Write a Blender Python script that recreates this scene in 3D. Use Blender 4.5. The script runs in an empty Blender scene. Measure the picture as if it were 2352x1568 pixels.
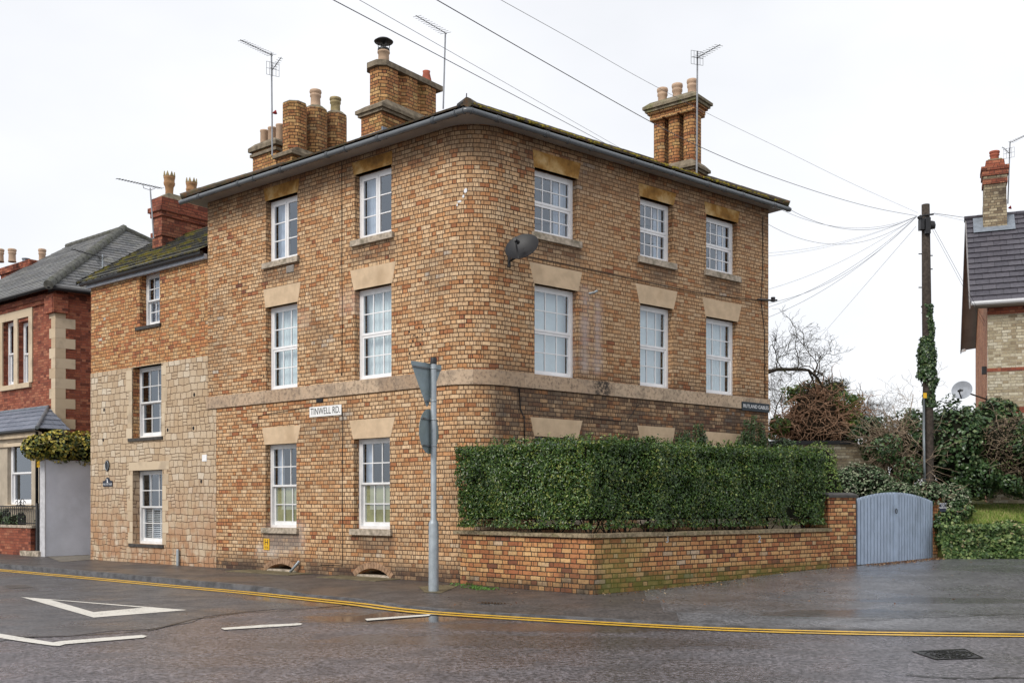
import bpy, bmesh, math, random
import numpy as np
from mathutils import Vector, Matrix
R = math.radians
rng = np.random.default_rng(7); random.seed(7)
scene = bpy.context.scene
COL = scene.collection

# ---------------------------------------------------------------- camera, sky, sun, exposure
F, CX, HZ, ZC = 2320.0, 1176.0, 1160.0, 1.42     # focal length, centre column and horizon row of a 2352 x 1568 frame, eye height
cam = bpy.data.cameras.new('camera'); camo = bpy.data.objects.new('camera', cam); COL.objects.link(camo)
camo.location = (0, 0, ZC); camo.rotation_euler = (R(90), 0, 0)
cam.sensor_width = 36; cam.lens = F/2352*36; cam.shift_y = (HZ-784)/2352; cam.clip_end = 2000
scene.camera = camo
SUN_EL, SUN_AZ = 42, 222                         # azimuth clockwise from +Y: behind the camera, to its left
world = bpy.data.worlds.new('World'); scene.world = world; world.use_nodes = True
wn = world.node_tree; bg = wn.nodes['Background']; bg.inputs[1].default_value = 0.1
sky = wn.nodes.new('ShaderNodeTexSky'); sky.sky_type = 'NISHITA'; sky.sun_disc = False
sky.sun_elevation = R(SUN_EL); sky.sun_rotation = R(SUN_AZ)
tc = wn.nodes.new('ShaderNodeTexCoord'); mp = wn.nodes.new('ShaderNodeMapping'); mp.inputs[3].default_value = (1, 1, 2.2)
nz = wn.nodes.new('ShaderNodeTexNoise'); nz.inputs['Scale'].default_value = 1.6; nz.inputs['Detail'].default_value = 5
cr = wn.nodes.new('ShaderNodeValToRGB'); cr.color_ramp.elements[0].position = .3; cr.color_ramp.elements[1].position = .7
cr.color_ramp.elements[0].color = (5.1, 5.22, 5.45, 1); cr.color_ramp.elements[1].color = (6.75, 6.78, 6.95, 1)
mx = wn.nodes.new('ShaderNodeMixRGB'); mx.inputs[0].default_value = .93
wn.links.new(tc.outputs['Generated'], mp.inputs[0]); wn.links.new(mp.outputs[0], nz.inputs[0]); wn.links.new(nz.outputs[0], cr.inputs[0])
wn.links.new(sky.outputs[0], mx.inputs[1]); wn.links.new(cr.outputs[0], mx.inputs[2]); wn.links.new(mx.outputs[0], bg.inputs[0])
sl = bpy.data.lights.new('sun', 'SUN'); sl.energy = 1.5; sl.angle = R(22); sl.color = (1, .95, .88)
so = bpy.data.objects.new('sun', sl); COL.objects.link(so)
az = R(SUN_AZ); el = R(SUN_EL)
sd = Vector((math.sin(az)*math.cos(el), math.cos(az)*math.cos(el), math.sin(el)))
so.rotation_euler = sd.to_track_quat('Z', 'Y').to_euler(); so.location = (-20, -20, 30)
vs = scene.view_settings; vs.view_transform = 'Standard'; vs.look = 'None'; vs.exposure = 0.72; vs.gamma = 1; vs.use_curve_mapping = False
scene.render.engine = 'CYCLES'
scene.render.resolution_x = 1024; scene.render.resolution_y = 682
try: scene.cycles.max_bounces = 6; scene.cycles.transparent_max_bounces = 12
except Exception: pass

# ---------------------------------------------------------------- helpers
def at(u, v, Y): return Vector(((u-CX)/F*Y, Y, ZC-(v-HZ)/F*Y))
def gnd(u, v, z=0.0):
    Y = (ZC-z)*F/(v-HZ); return Vector(((u-CX)/F*Y, Y, z))
class Frame:
    def __init__(s, O, ex, n): s.O = Vector(O[:2]); s.ex = Vector(ex[:2]).normalized(); s.n = Vector(n[:2]).normalized()
    def P(s, a, d, z):
        p = s.O+s.ex*a+s.n*d; return Vector((p.x, p.y, z))
    def s(s, u, d=0.0):
        o = s.O+s.n*d; t = (u-CX)/F; return (t*o.y-o.x)/(s.ex.x-t*s.ex.y)
    def z(s, u, v, d=0.0):
        a = s.s(u, d); Y = (s.O+s.n*d+s.ex*a).y; return ZC-(v-HZ)/F*Y
    def off(s, d): return Frame(s.O+s.n*d, s.ex, s.n)
def perp_out(ex):                                 # normal of a line, on the camera's side
    n = Vector((ex[1], -ex[0])); return n if n.y < 0 else -n

class MB:
    def __init__(s): s.v = []; s.f = []; s.uv = []; s.sm = []
    def poly(s, pts, uv=None, sm=False):
        b = len(s.v); s.v += [tuple(p) for p in pts]; s.f.append(tuple(range(b, b+len(pts))))
        s.uv.append(uv if uv else [(0, 0)]*len(pts)); s.sm.append(sm); return s
    def box(s, fr, x0, x1, y0, y1, z0, z1, uo=0.0):
        P = fr.P
        def q(a, b, c, d, ua, ub, uc, ud): s.poly([P(*a), P(*b), P(*c), P(*d)], [ua, ub, uc, ud])
        for y in (y1, y0): q((x0, y, z0), (x1, y, z0), (x1, y, z1), (x0, y, z1), (x0+uo, z0), (x1+uo, z0), (x1+uo, z1), (x0+uo, z1))
        for x in (x0, x1): q((x, y0, z0), (x, y1, z0), (x, y1, z1), (x, y0, z1), (x+uo+y1-y0, z0), (x+uo, z0), (x+uo, z1), (x+uo+y1-y0, z1))
        for z in (z0, z1): q((x0, y0, z), (x1, y0, z), (x1, y1, z), (x0, y1, z), (x0, y0), (x1, y0), (x1, y1), (x0, y1))
        return s
    def prism(s, pts, z0, z1, k=1.0, c=None, cap=True):    # vertical prism of a plan polygon, optionally scaled at the top
        pts = [Vector((p[0], p[1])) for p in pts]; n = len(pts)
        if c is None: c = sum(pts, Vector((0, 0)))/n
        c = Vector(c[:2]); top = [c+(p-c)*k for p in pts]; a = 0
        for i in range(n):
            j = (i+1) % n; L = (pts[j]-pts[i]).length
            s.poly([(*pts[i], z0), (*pts[j], z0), (*top[j], z1), (*top[i], z1)], [(a, z0), (a+L, z0), (a+L, z1), (a, z1)]); a += L
        if cap:
            s.poly([(*p, z1) for p in top], [tuple(p) for p in top]); s.poly([(*p, z0) for p in pts[::-1]], [tuple(p) for p in pts[::-1]])
        return s
    def slab(s, poly, off):                                 # thin solid of a 3-D polygon pushed along off
        p = [Vector(x) for x in poly]; off = Vector(off); q = [x+off for x in p]; n = len(p)
        s.poly(q, [(x.x, x.z) for x in q]); s.poly(p[::-1], [(x.x, x.z) for x in p[::-1]])
        for i in range(n):
            j = (i+1) % n; s.poly([p[i], p[j], q[j], q[i]])
        return s
    def tube(s, pts, r, n=6, sm=True, caps=True):
        pts = [Vector(p) for p in pts]; m = len(pts)
        if m < 2: return s
        rr = r if hasattr(r, '__len__') else [r]*m
        b = len(s.v); up = Vector((0, 0, 1)); prev = None
        for i, p in enumerate(pts):
            d = (pts[min(i+1, m-1)]-pts[max(i-1, 0)])
            if d.length < 1e-9: d = Vector((0, 0, 1))
            d.normalize()
            a = d.cross(prev if prev is not None else (up if abs(d.z) < .9 else Vector((1, 0, 0))))
            if a.length < 1e-6: a = d.cross(Vector((1, .3, 0)))
            a.normalize(); c = a.cross(d); prev = c
            for k in range(n):
                t = 2*math.pi*k/n; s.v.append(tuple(p+(a*math.cos(t)+c*math.sin(t))*rr[i]))
        for i in range(m-1):
            for k in range(n):
                k2 = (k+1) % n; s.f.append((b+i*n+k, b+i*n+k2, b+(i+1)*n+k2, b+(i+1)*n+k))
                s.uv.append([(k/n, i), ((k+1)/n, i), ((k+1)/n, i+1), (k/n, i+1)]); s.sm.append(sm)
        if caps:
            s.f.append(tuple(b+k for k in range(n))); s.uv.append([(0, 0)]*n); s.sm.append(False)
            s.f.append(tuple(b+(m-1)*n+k for k in range(n))); s.uv.append([(0, 0)]*n); s.sm.append(False)
        return s
    def lathe(s, c, prof, n=16, sm=True):                   # profile [(radius, z)] round a vertical axis
        c = Vector(c); b = len(s.v); m = len(prof)
        for r, z in prof:
            for k in range(n):
                t = 2*math.pi*k/n; s.v.append((c.x+r*math.cos(t), c.y+r*math.sin(t), c.z+z))
        for i in range(m-1):
            for k in range(n):
                k2 = (k+1) % n; s.f.append((b+i*n+k, b+i*n+k2, b+(i+1)*n+k2, b+(i+1)*n+k))
                s.uv.append([(k/n, prof[i][1]), ((k+1)/n, prof[i][1]), ((k+1)/n, prof[i+1][1]), (k/n, prof[i+1][1])]); s.sm.append(sm)
        return s
    def mesh(s, name, mat):
        me = bpy.data.meshes.new(name); me.from_pydata(s.v, [], s.f); uvl = me.uv_layers.new(name='UVMap')
        flat = [c for f in s.uv for p in f for c in p]
        if len(flat) == 2*len(me.loops): uvl.data.foreach_set('uv', flat)
        me.polygons.foreach_set('use_smooth', s.sm)
        if mat: me.materials.append(mat)
        me.update(); return me
def props(o, label=None, cat=None, group=None, kind=None):
    for k, v in (('label', label), ('category', cat), ('group', group), ('kind', kind)):
        if v: o[k] = v
    return o
def thing(name, label, cat, loc, group=None):
    o = bpy.data.objects.new(name, None); COL.objects.link(o); o.location = loc; o.empty_display_size = .2
    return props(o, label, cat, group)
def obj(name, mb, mat, parent=None, label=None, **kw):
    me = mb if isinstance(mb, bpy.types.Mesh) else mb.mesh(name, mat)
    o = bpy.data.objects.new(name, me); COL.objects.link(o)
    if parent is not None:
        o.parent = parent
        if parent.type == 'EMPTY': o.matrix_parent_inverse = Matrix.Translation(-Vector(parent.location))
    return props(o, label, **kw)
def single(name, mb, mat, label, cat, group=None, loc=None):        # a thing that is one mesh; origin moved to its base
    o = obj(name, mb, mat); me = o.data
    co = np.empty(len(me.vertices)*3); me.vertices.foreach_get('co', co); co = co.reshape(-1, 3)
    c = np.array([co[:, 0].mean(), co[:, 1].mean(), co[:, 2].min()]) if loc is None else np.array(loc)
    co -= c; me.vertices.foreach_set('co', co.ravel()); me.update(); o.location = c
    return props(o, label, cat, group)
def struct(name, mb, mat): return obj(name, mb, mat, None, kind='structure')
def text_mesh(name, body, size, mat, M, thick=.002, sx=1.0):
    cu = bpy.data.curves.new(name, 'FONT'); cu.body = body; cu.size = size; cu.align_x = 'CENTER'; cu.align_y = 'CENTER'; cu.extrude = thick
    t = bpy.data.objects.new(name, cu); COL.objects.link(t)
    dg = bpy.context.evaluated_depsgraph_get(); me = bpy.data.meshes.new_from_object(t.evaluated_get(dg))
    bpy.data.objects.remove(t); me.transform(Matrix.Diagonal((sx, 1, 1, 1))); me.transform(M); me.materials.clear(); me.materials.append(mat); me.name = name
    return me
def facing(p, right, n):                                    # matrix: local x -> right, y -> up, z -> n
    r = Vector(right).normalized(); n = Vector(n).normalized(); u = n.cross(r)
    return Matrix(((r.x, u.x, n.x, p[0]), (r.y, u.y, n.y, p[1]), (r.z, u.z, n.z, p[2]), (0, 0, 0, 1)))

# ---------------------------------------------------------------- materials
class NT:
    def __init__(s, name):
        s.mat = bpy.data.materials.new(name); s.mat.use_nodes = True; s.t = s.mat.node_tree; s.b = s.t.nodes['Principled BSDF']; s.out = s.t.nodes['Material Output']
    def n(s, typ, **kw):
        x = s.t.nodes.new(typ)
        for k, v in kw.items(): setattr(x, k, v)
        return x
    def put(s, sock, v):
        if isinstance(v, bpy.types.NodeSocket): s.t.links.new(v, sock)
        elif isinstance(v, (tuple, list)): sock.default_value = (*v, 1) if (len(v) == 3 and len(sock.default_value) == 4) else v
        else: sock.default_value = v
    def m(s, op, a, b=None, c=None):
        x = s.n('ShaderNodeMath', operation=op)
        for i, v in enumerate((a, b, c)):
            if v is not None: s.put(x.inputs[i], v)
        return x.outputs[0]
    def ramp(s, f, stops, mode='LINEAR'):
        x = s.n('ShaderNodeValToRGB'); x.color_ramp.interpolation = mode; e = x.color_ramp.elements
        while len(e) < len(stops): e.new(.5)
        for i, (p, c) in enumerate(stops): e[i].position = p; e[i].color = (*c, 1) if len(c) == 3 else c
        s.put(x.inputs[0], f); return x.outputs[0]
    def mr(s, v, a, b, c=0.0, d=1.0, smooth=True):
        x = s.n('ShaderNodeMapRange'); x.interpolation_type = 'SMOOTHSTEP' if smooth else 'LINEAR'
        for i, q in enumerate((v, a, b, c, d)): s.put(x.inputs[i], q)
        return x.outputs[0]
    def noise(s, vec, scale, detail=4, rough=.55, dim='3D'):
        x = s.n('ShaderNodeTexNoise', noise_dimensions=dim)
        if vec is not None: s.t.links.new(vec, x.inputs['Vector'])
        x.inputs['Scale'].default_value = scale; x.inputs['Detail'].default_value = detail; x.inputs['Roughness'].default_value = rough
        return x.outputs[0]
    def mix(s, f, a, b, mode='MIX'):
        x = s.n('ShaderNodeMixRGB', blend_type=mode); s.put(x.inputs[0], f); s.put(x.inputs[1], a); s.put(x.inputs[2], b); return x.outputs[0]
    def xyz(s, a, b, c=0.0):
        x = s.n('ShaderNodeCombineXYZ'); s.put(x.inputs[0], a); s.put(x.inputs[1], b); s.put(x.inputs[2], c); return x.outputs[0]
    def sep(s, v):
        x = s.n('ShaderNodeSeparateXYZ'); s.put(x.inputs[0], v); return x.outputs
    def wn(s, v):
        x = s.n('ShaderNodeTexWhiteNoise', noise_dimensions='3D'); s.put(x.inputs['Vector'], v); return x.outputs
    def coord(s, k='Object'): return s.n('ShaderNodeTexCoord').outputs[k]
    def pos(s): return s.n('ShaderNodeNewGeometry').outputs['Position']
    def island(s): return s.n('ShaderNodeNewGeometry').outputs['Random Per Island']
    def bump(s, h, dist, strength=1.0):
        x = s.n('ShaderNodeBump'); x.inputs['Strength'].default_value = strength; x.inputs['Distance'].default_value = dist; s.put(x.inputs['Height'], h); return x.outputs[0]
    def fin(s, col, rough=.8, normal=None, spec=.3, metal=0.0):
        s.put(s.b.inputs['Base Color'], col); s.put(s.b.inputs['Roughness'], rough); s.put(s.b.inputs['Specular IOR Level'], spec); s.put(s.b.inputs['Metallic'], metal)
        if normal is not None: s.put(s.b.inputs['Normal'], normal)
        return s.mat

def plain(name, col, rough=.6, spec=.3, metal=0.0, var=.12, scale=8, bump=0.0, dirt=None):
    k = NT(name); p = k.pos(); nn = k.noise(p, scale, 5)
    c = k.mix(k.mr(nn, .3, .7), tuple(x*(1-var) for x in col), tuple(min(1, x*(1+var)) for x in col))
    if dirt: c = k.mix(k.mr(k.noise(p, scale*.35, 6), .5, .72, 0, dirt[1]), c, dirt[0])
    nb = k.bump(k.noise(p, scale*6, 4), bump) if bump else None
    return k.fin(c, rough, nb, spec, metal)

BUFF = [(0, (.11, .05, .035)), (.035, (.26, .095, .05)), (.10, (.40, .16, .07)), (.22, (.52, .255, .11)), (.38, (.57, .335, .17)), (.6, (.62, .40, .22)), (.85, (.66, .455, .27)), (.97, (.64, .47, .30)), (1, (.62, .53, .43))]
WARM = [(0, (.06, .04, .035)), (.05, (.16, .07, .045)), (.15, (.32, .12, .05)), (.45, (.43, .20, .08)), (.7, (.52, .28, .11)), (.9, (.56, .36, .16)), (1, (.5, .42, .32))]
GARD = [(0, (.05, .035, .03)), (.05, (.13, .07, .05)), (.15, (.33, .12, .055)), (.4, (.47, .20, .085)), (.65, (.55, .29, .12)), (.9, (.60, .38, .18)), (1, (.5, .42, .34))]
REDB = [(0, (.12, .04, .026)), (.3, (.25, .07, .04)), (.7, (.33, .10, .055)), (1, (.40, .16, .09))]
def brick(name, ramp=BUFF, mortar=(.055, .03, .017), C=.076, S=.225, H=.1125, joint=.0088, stains_tints=(), dark=.0, moss=0.0, zbot=None, wob=.006, bars=.5, even=0.0, mort2=None):
    """Flemish-bond brickwork on metre UVs. stains: (x0, x1, z0, z1, colour, amount, softness)"""
    k = NT(name); uv = k.sep(k.n('ShaderNodeUVMap').outputs[0]); pos = k.pos()
    nw = k.noise(pos, 5, 3); nw2 = k.noise(pos, 13, 2)
    x = k.m('ADD', uv[0], k.m('MULTIPLY', k.m('SUBTRACT', nw2, .5), wob*1.6)); y = k.m('ADD', uv[1], k.m('MULTIPLY', k.m('SUBTRACT', nw, .5), wob*2))
    row = k.m('FLOOR', k.m('DIVIDE', y, C)); fy = k.m('SUBTRACT', y, k.m('MULTIPLY', row, C)); P = S+H
    rr = k.wn(k.xyz(row, 3.3, 1.7))[0]
    xs = k.m('ADD', k.m('ADD', x, k.m('MULTIPLY', k.m('FLOORED_MODULO', row, 2.0), P/2)), k.m('MULTIPLY', rr, .035))
    i = k.m('FLOOR', k.m('DIVIDE', xs, P)); fx = k.m('SUBTRACT', xs, k.m('MULTIPLY', i, P))
    cut = k.m('ADD', S, k.m('MULTIPLY', k.m('SUBTRACT', k.wn(k.xyz(i, row, 5.0))[0], .5), .05))
    hd = k.m('GREATER_THAN', fx, cut); lx = k.m('SUBTRACT', fx, k.m('MULTIPLY', hd, cut))
    w = k.m('ADD', k.m('MULTIPLY', hd, k.m('SUBTRACT', P, k.m('MULTIPLY', cut, 2.0))), cut)
    d = k.m('MINIMUM', k.m('MINIMUM', lx, k.m('SUBTRACT', w, lx)), k.m('MINIMUM', fy, k.m('SUBTRACT', C, fy)))
    d = k.m('ADD', d, k.m('MULTIPLY', k.m('SUBTRACT', k.noise(pos, 45, 3), .5), .006))
    face = k.mr(d, joint*.5, joint*1.05)
    idv = k.xyz(k.m('ADD', k.m('MULTIPLY', i, 2.0), hd), row, .5); wv = k.wn(idv); r1 = wv[0]; r2 = k.sep(wv[1])[1]; r3 = k.sep(wv[1])[2]
    big = k.noise(pos, .55, 5, .6)
    t = k.m('ADD', k.m('ADD', k.m('MULTIPLY', k.m('POWER', r1, .8), 1-even), even*.62), k.m('MULTIPLY', k.m('SUBTRACT', big, .5), .5))
    col = k.ramp(t, ramp)
    mott = k.noise(k.xyz(k.m('MULTIPLY', x, 1.0), k.m('MULTIPLY', y, .8), k.m('MULTIPLY', r1, 40)), 28, 5, .65)
    col = k.mix(k.mr(mott, .45, .72, 0, .62), col, k.mix(.75, col, (.055, .025, .018)))
    col = k.mix(k.mr(k.noise(pos, 19, 4, .7), .56, .72, 0, .38), col, k.mix(.55, col, (.42, .12, .05)))
    # dark end-splits seen on pressed bricks
    bar = k.m('ABSOLUTE', k.m('SUBTRACT', lx, k.m('MULTIPLY', w, k.m('ADD', .2, k.m('MULTIPLY', r2, .6)))))
    bar2 = k.m('ABSOLUTE', k.m('SUBTRACT', lx, k.m('MULTIPLY', w, k.m('ADD', .1, k.m('MULTIPLY', r3, .5)))))
    bm = k.m('ADD', k.m('MULTIPLY', k.m('LESS_THAN', bar, .0072), k.m('GREATER_THAN', r3, 1-bars)), k.m('MULTIPLY', k.m('LESS_THAN', bar2, .005), k.m('GREATER_THAN', r2, 1-bars*.6)))
    bm = k.m('MULTIPLY', bm, k.mr(k.noise(pos, 2.4, 2), .38, .52, .55, 1))
    col = k.mix(k.m('MULTIPLY', bm, .85), col, (.085, .04, .022))
    col = k.mix(1.0, col, k.ramp(r2, [(0, (.82, .80, .78)), (1, (1.10, 1.10, 1.10))]), 'MULTIPLY')
    mc = k.mix(k.mr(k.noise(pos, 1.1, 4), .40, .62), mortar, mort2 if mort2 else tuple(c*1.9 for c in mortar))
    col = k.mix(face, mc, col)
    fine = k.noise(pos, 2.3, 6, .65)
    if dark: col = k.mix(k.mr(big, .5, .72, 0, dark), col, (.05, .035, .028))
    for (x0, x1, z0, z1, c, amt, soft) in stains_tints:
        e = k.m('MULTIPLY', k.m('SUBTRACT', fine, .5), soft*1.6); xe = k.m('ADD', uv[0], e); ze = k.m('ADD', uv[1], e)
        mk = k.m('MULTIPLY', k.m('MULTIPLY', k.mr(xe, x0-soft, x0+soft), k.mr(xe, x1-soft, x1+soft, 1, 0)), k.m('MULTIPLY', k.mr(ze, z0-soft, z0+soft), k.mr(ze, z1-soft, z1+soft, 1, 0)))
        br = k.mr(k.m('ADD', fine, k.m('MULTIPLY', r2, .3)), .42, .78, .25, 1)
        col = k.mix(k.m('MULTIPLY', k.m('MULTIPLY', mk, br), amt), col, c)
    if moss:
        mm = k.m('MULTIPLY', k.mr(k.noise(pos, 1.7, 6, .7), .5, .68), moss)
        if zbot is not None: mm = k.m('MULTIPLY', mm, k.mr(uv[1], zbot, zbot+.8, 1, .12))
        col = k.mix(mm, col, (.12, .13, .02))
    h = k.m('ADD', k.m('MULTIPLY', face, 1.0), k.m('MULTIPLY', mott, .35))
    return k.fin(col, .78, k.bump(h, .009), .25)

def rubble(name, stains_tints=()):
    k = NT(name); uv = k.sep(k.n('ShaderNodeUVMap').outputs[0]); pos = k.pos()
    n1 = k.noise(pos, 2.2, 2); n2 = k.noise(pos, 9, 3)
    y = k.m('ADD', uv[1], k.m('ADD', k.m('MULTIPLY', k.m('SUBTRACT', n1, .5), .10), k.m('MULTIPLY', k.m('SUBTRACT', n2, .5), .03)))
    x = k.m('ADD', uv[0], k.m('ADD', k.m('MULTIPLY', k.m('SUBTRACT', k.noise(pos, 3.1, 2), .5), .12), k.m('MULTIPLY', k.m('SUBTRACT', n2, .5), .03)))
    C = .152; row = k.m('FLOOR', k.m('DIVIDE', y, C)); fy = k.m('SUBTRACT', y, k.m('MULTIPLY', row, C)); rw = k.wn(k.xyz(row, 1.5, 2.5)); 
    W = k.m('ADD', .15, k.m('MULTIPLY', rw[0], .14)); xs = k.m('ADD', x, k.m('MULTIPLY', k.sep(rw[1])[0], 3.0))
    i = k.m('FLOOR', k.m('DIVIDE', xs, W)); fx = k.m('SUBTRACT', xs, k.m('MULTIPLY', i, W)); wv = k.wn(k.xyz(i, row, .5)); r1 = wv[0]; r2 = k.sep(wv[1])[1]
    # some blocks split in two thin courses
    sp = k.m('GREATER_THAN', r2, .86); fy2 = k.m('FLOORED_MODULO', fy, C/2); 
    ed = k.m('MINIMUM', fy, k.m('SUBTRACT', C, fy)); ed2 = k.m('MINIMUM', fy2, k.m('SUBTRACT', C/2, fy2))
    ey = k.m('ADD', k.m('MULTIPLY', ed, k.m('SUBTRACT', 1.0, sp)), k.m('MULTIPLY', ed2, sp))
    d = k.m('MINIMUM', k.m('MINIMUM', fx, k.m('SUBTRACT', W, fx)), ey); d = k.m('ADD', d, k.m('MULTIPLY', k.m('SUBTRACT', k.noise(pos, 30, 4), .5), .014))
    face = k.mr(d, .003, .010)
    col = k.ramp(r1, [(0, (.43, .32, .215)), (.2, (.48, .37, .255)), (.5, (.52, .41, .29)), (.85, (.55, .445, .325)), (1, (.61, .53, .42))])
    big = k.noise(pos, 1.1, 5); col = k.mix(k.mr(big, .45, .7, 0, .35), col, (.46, .30, .16)); mott = k.noise(pos, 26, 6, .65)
    col = k.mix(k.mr(mott, .45, .8, 0, .4), col, (.22, .15, .09))
    low = k.mr(uv[1], .0, 2.6, .8, 0); col = k.mix(k.m('MULTIPLY', low, k.mr(k.noise(pos, 3, 5), .35, .6)), col, (.36, .17, .08))
    fine = k.noise(pos, 2.1, 5, .6)
    for (x0, x1, z0, z1, c, amt, soft) in stains_tints:
        e = k.m('MULTIPLY', k.m('SUBTRACT', fine, .5), soft*2); xe = k.m('ADD', uv[0], e); ze = k.m('ADD', uv[1], e)
        mk = k.m('MULTIPLY', k.m('MULTIPLY', k.mr(xe, x0-soft, x0+soft), k.mr(xe, x1-soft, x1+soft, 1, 0)), k.m('MULTIPLY', k.mr(ze, z0-soft, z0+soft), k.mr(ze, z1-soft, z1+soft, 1, 0)))
        col = k.mix(k.m('MULTIPLY', mk, amt), col, c)
    col = k.mix(face, (.15, .095, .06), col)
    return k.fin(col, .85, k.bump(k.m('ADD', face, k.m('MULTIPLY', mott, .4)), .012), .2)

def tiles(name, ramp, W=.25, moss=None, mossamt=.5, mscale=2.5, rough=.55):
    """roof covering on UVs where v counts the courses and u is metres"""
    k = NT(name); uv = k.sep(k.n('ShaderNodeUVMap').outputs[0]); pos = k.pos(); row = k.m('FLOOR', uv[1])
    xs = k.m('ADD', uv[0], k.m('ADD', k.m('MULTIPLY', k.m('FLOORED_MODULO', row, 2.0), W/2), k.m('MULTIPLY', k.wn(k.xyz(row, 1, 2))[0], .03)))
    i = k.m('FLOOR', k.m('DIVIDE', xs, W)); fx = k.m('SUBTRACT', xs, k.m('MULTIPLY', i, W)); wv = k.wn(k.xyz(i, row, .5)); r1 = wv[0]
    e = k.mr(k.m('MINIMUM', fx, k.m('SUBTRACT', W, fx)), .002, .008)
    col = k.ramp(r1, ramp); n = k.noise(pos, 14, 5, .6); col = k.mix(k.mr(n, .4, .75, 0, .35), col, tuple(min(1, c*1.7+.02) for c in ramp[-1][1]))
    col = k.mix(k.mr(e, 0, 1, .75, 0), col, (.012, .012, .012))
    if moss:
        mm = k.m('MULTIPLY', k.mr(k.noise(pos, mscale, 6, .7), .47, .6), mossamt)
        col = k.mix(mm, col, k.mix(k.mr(k.noise(pos, 9, 3), .4, .6), moss[0], moss[1]))
    return k.fin(col, rough, k.bump(k.m('ADD', k.m('MULTIPLY', e, .5), k.m('ADD', n, k.m('MULTIPLY', r1, .6))), .008), .35)

def leafmat(name, stops, rough=.38, spec=.45, big=.25, trans=.12):
    k = NT(name); r = k.island(); p = k.pos(); t = k.m('ADD', r, k.m('MULTIPLY', k.m('SUBTRACT', k.noise(p, 1.3, 4), .5), big*2.2))
    col = k.ramp(t, stops); k.fin(col, rough, None, spec)
    k.b.inputs['Transmission Weight'].default_value = 0.0
    if trans:
        tr = k.n('ShaderNodeBsdfTranslucent'); k.put(tr.inputs[0], col); ms = k.n('ShaderNodeMixShader'); ms.inputs[0].default_value = trans
        k.t.links.new(k.b.outputs[0], ms.inputs[1]); k.t.links.new(tr.outputs[0], ms.inputs[2]); k.t.links.new(ms.outputs[0], k.out.inputs[0])
    return k.mat
# ---------------------------------------------------------------- the frames of the place
dA = Vector((-2906, F)).normalized(); nA = perp_out(dA)
dB = Vector((2819, F)).normalized(); nB = perp_out(dB)
Y0 = 17.22; C0 = Vector(((1086-CX)/F*Y0, Y0))
A = Frame(C0, dA, nA); B = Frame(C0, dB, nB)
half = math.acos(max(-1, min(1, dA.dot(dB))))/2           # half of the inner corner angle
RAD = .78; TL = RAD/math.tan(half)
bis = (dA+dB).normalized(); CC = C0+bis*(RAD/math.sin(half))
SA1 = A.s(477); SB1 = B.s(1765); SAL = A.s(497)
def house_path(d=0.0, n=18, sa=None, sb=None):            # (x, y, q) from the far end of side A round the corner to the far end of side B
    sa = SA1 if sa is None else sa; sb = SB1 if sb is None else sb; out = []
    p = C0+dA*sa+nA*d; out.append((p.x, p.y, -sa))
    a0 = math.atan2(nA.y, nA.x); a1 = math.atan2(nB.y, nB.x)
    while a1 < a0: a1 += 2*math.pi
    for i in range(n+1):
        a = a0+(a1-a0)*i/n; q = CC+Vector((math.cos(a), math.sin(a)))*(RAD+d); out.append((q.x, q.y, -TL+2*TL*i/n))
    p = C0+dB*sb+nB*d; out.append((p.x, p.y, sb)); return out
def zof(fr, u, v, d=0.0): return fr.z(u, v, d)

M = {}
M['white'] = plain('white_upvc', (.82, .82, .83), .35, .5, var=.04)
M['oldwhite'] = plain('painted_timber', (.74, .74, .74), .5, .35, var=.08, scale=5, dirt=((.35, .33, .3), .25))
M['lintel'] = plain('lintel_stone', (.56, .42, .28), .85, .2, var=.10, scale=5, bump=.003, dirt=((.40, .28, .17), .5))
def ochre_mat():
    k = NT('ochre_stained_stone'); p = k.pos(); n = k.noise(p, 2.6, 6, .6); n2 = k.noise(p, 11, 5)
    c = k.ramp(n, [(.32, (.17, .085, .025)), (.48, (.33, .17, .045)), (.62, (.50, .33, .14)), (.75, (.56, .42, .26))]); c = k.mix(k.mr(n2, .5, .75, 0, .4), c, (.12, .07, .03))
    return k.fin(c, .85, k.bump(n2, .004), .2)
M['ochre'] = ochre_mat()
def band_mat():
    k = NT('string_course_stone'); uv = k.sep(k.n('ShaderNodeUVMap').outputs[0]); p = k.pos()
    n = k.noise(p, 3.2, 6, .65); n2 = k.noise(p, 16, 6, .7)
    i = k.m('FLOOR', k.m('DIVIDE', uv[0], 1.13)); fx = k.m('FLOORED_MODULO', uv[0], 1.13); r = k.wn(k.xyz(i, 2, 3))[0]
    c = k.ramp(k.m('ADD', k.m('MULTIPLY', r, .5), k.m('MULTIPLY', n, .6)), [(.2, (.34, .24, .16)), (.5, (.50, .37, .26)), (.8, (.58, .45, .32))])
    c = k.mix(k.mr(n, .46, .66, 0, .65), c, (.22, .17, .13)); c = k.mix(k.mr(n2, .46, .66, 0, .65), c, (.12, .09, .07))
    blk = k.m('MULTIPLY', k.mr(k.m('ABSOLUTE', k.m('SUBTRACT', uv[0], 3.05)), .1, .32, 1, 0), k.mr(n2, .36, .56)); c = k.mix(k.m('MULTIPLY', blk, .9), c, (.03, .028, .028))
    c = k.mix(k.mr(fx, .0, .008, .7, 0), c, (.1, .08, .06))
    return k.fin(c, .85, k.bump(n2, .006), .2)
M['band'] = band_mat()
M['sill'] = plain('weathered_sill_stone', (.40, .34, .27), .9, .2, var=.3, scale=14, bump=.006, dirt=((.12, .11, .07), .7))
M['darksill'] = plain('dark_painted_sill', (.055, .05, .045), .7, .3, var=.3)
M['soffit'] = plain('soffit_board', (.33, .29, .26), .7, .25, var=.12, scale=2)
M['gutter'] = plain('grey_plastic_gutter', (.105, .115, .125), .22, .6, var=.15, scale=1.5)
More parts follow.
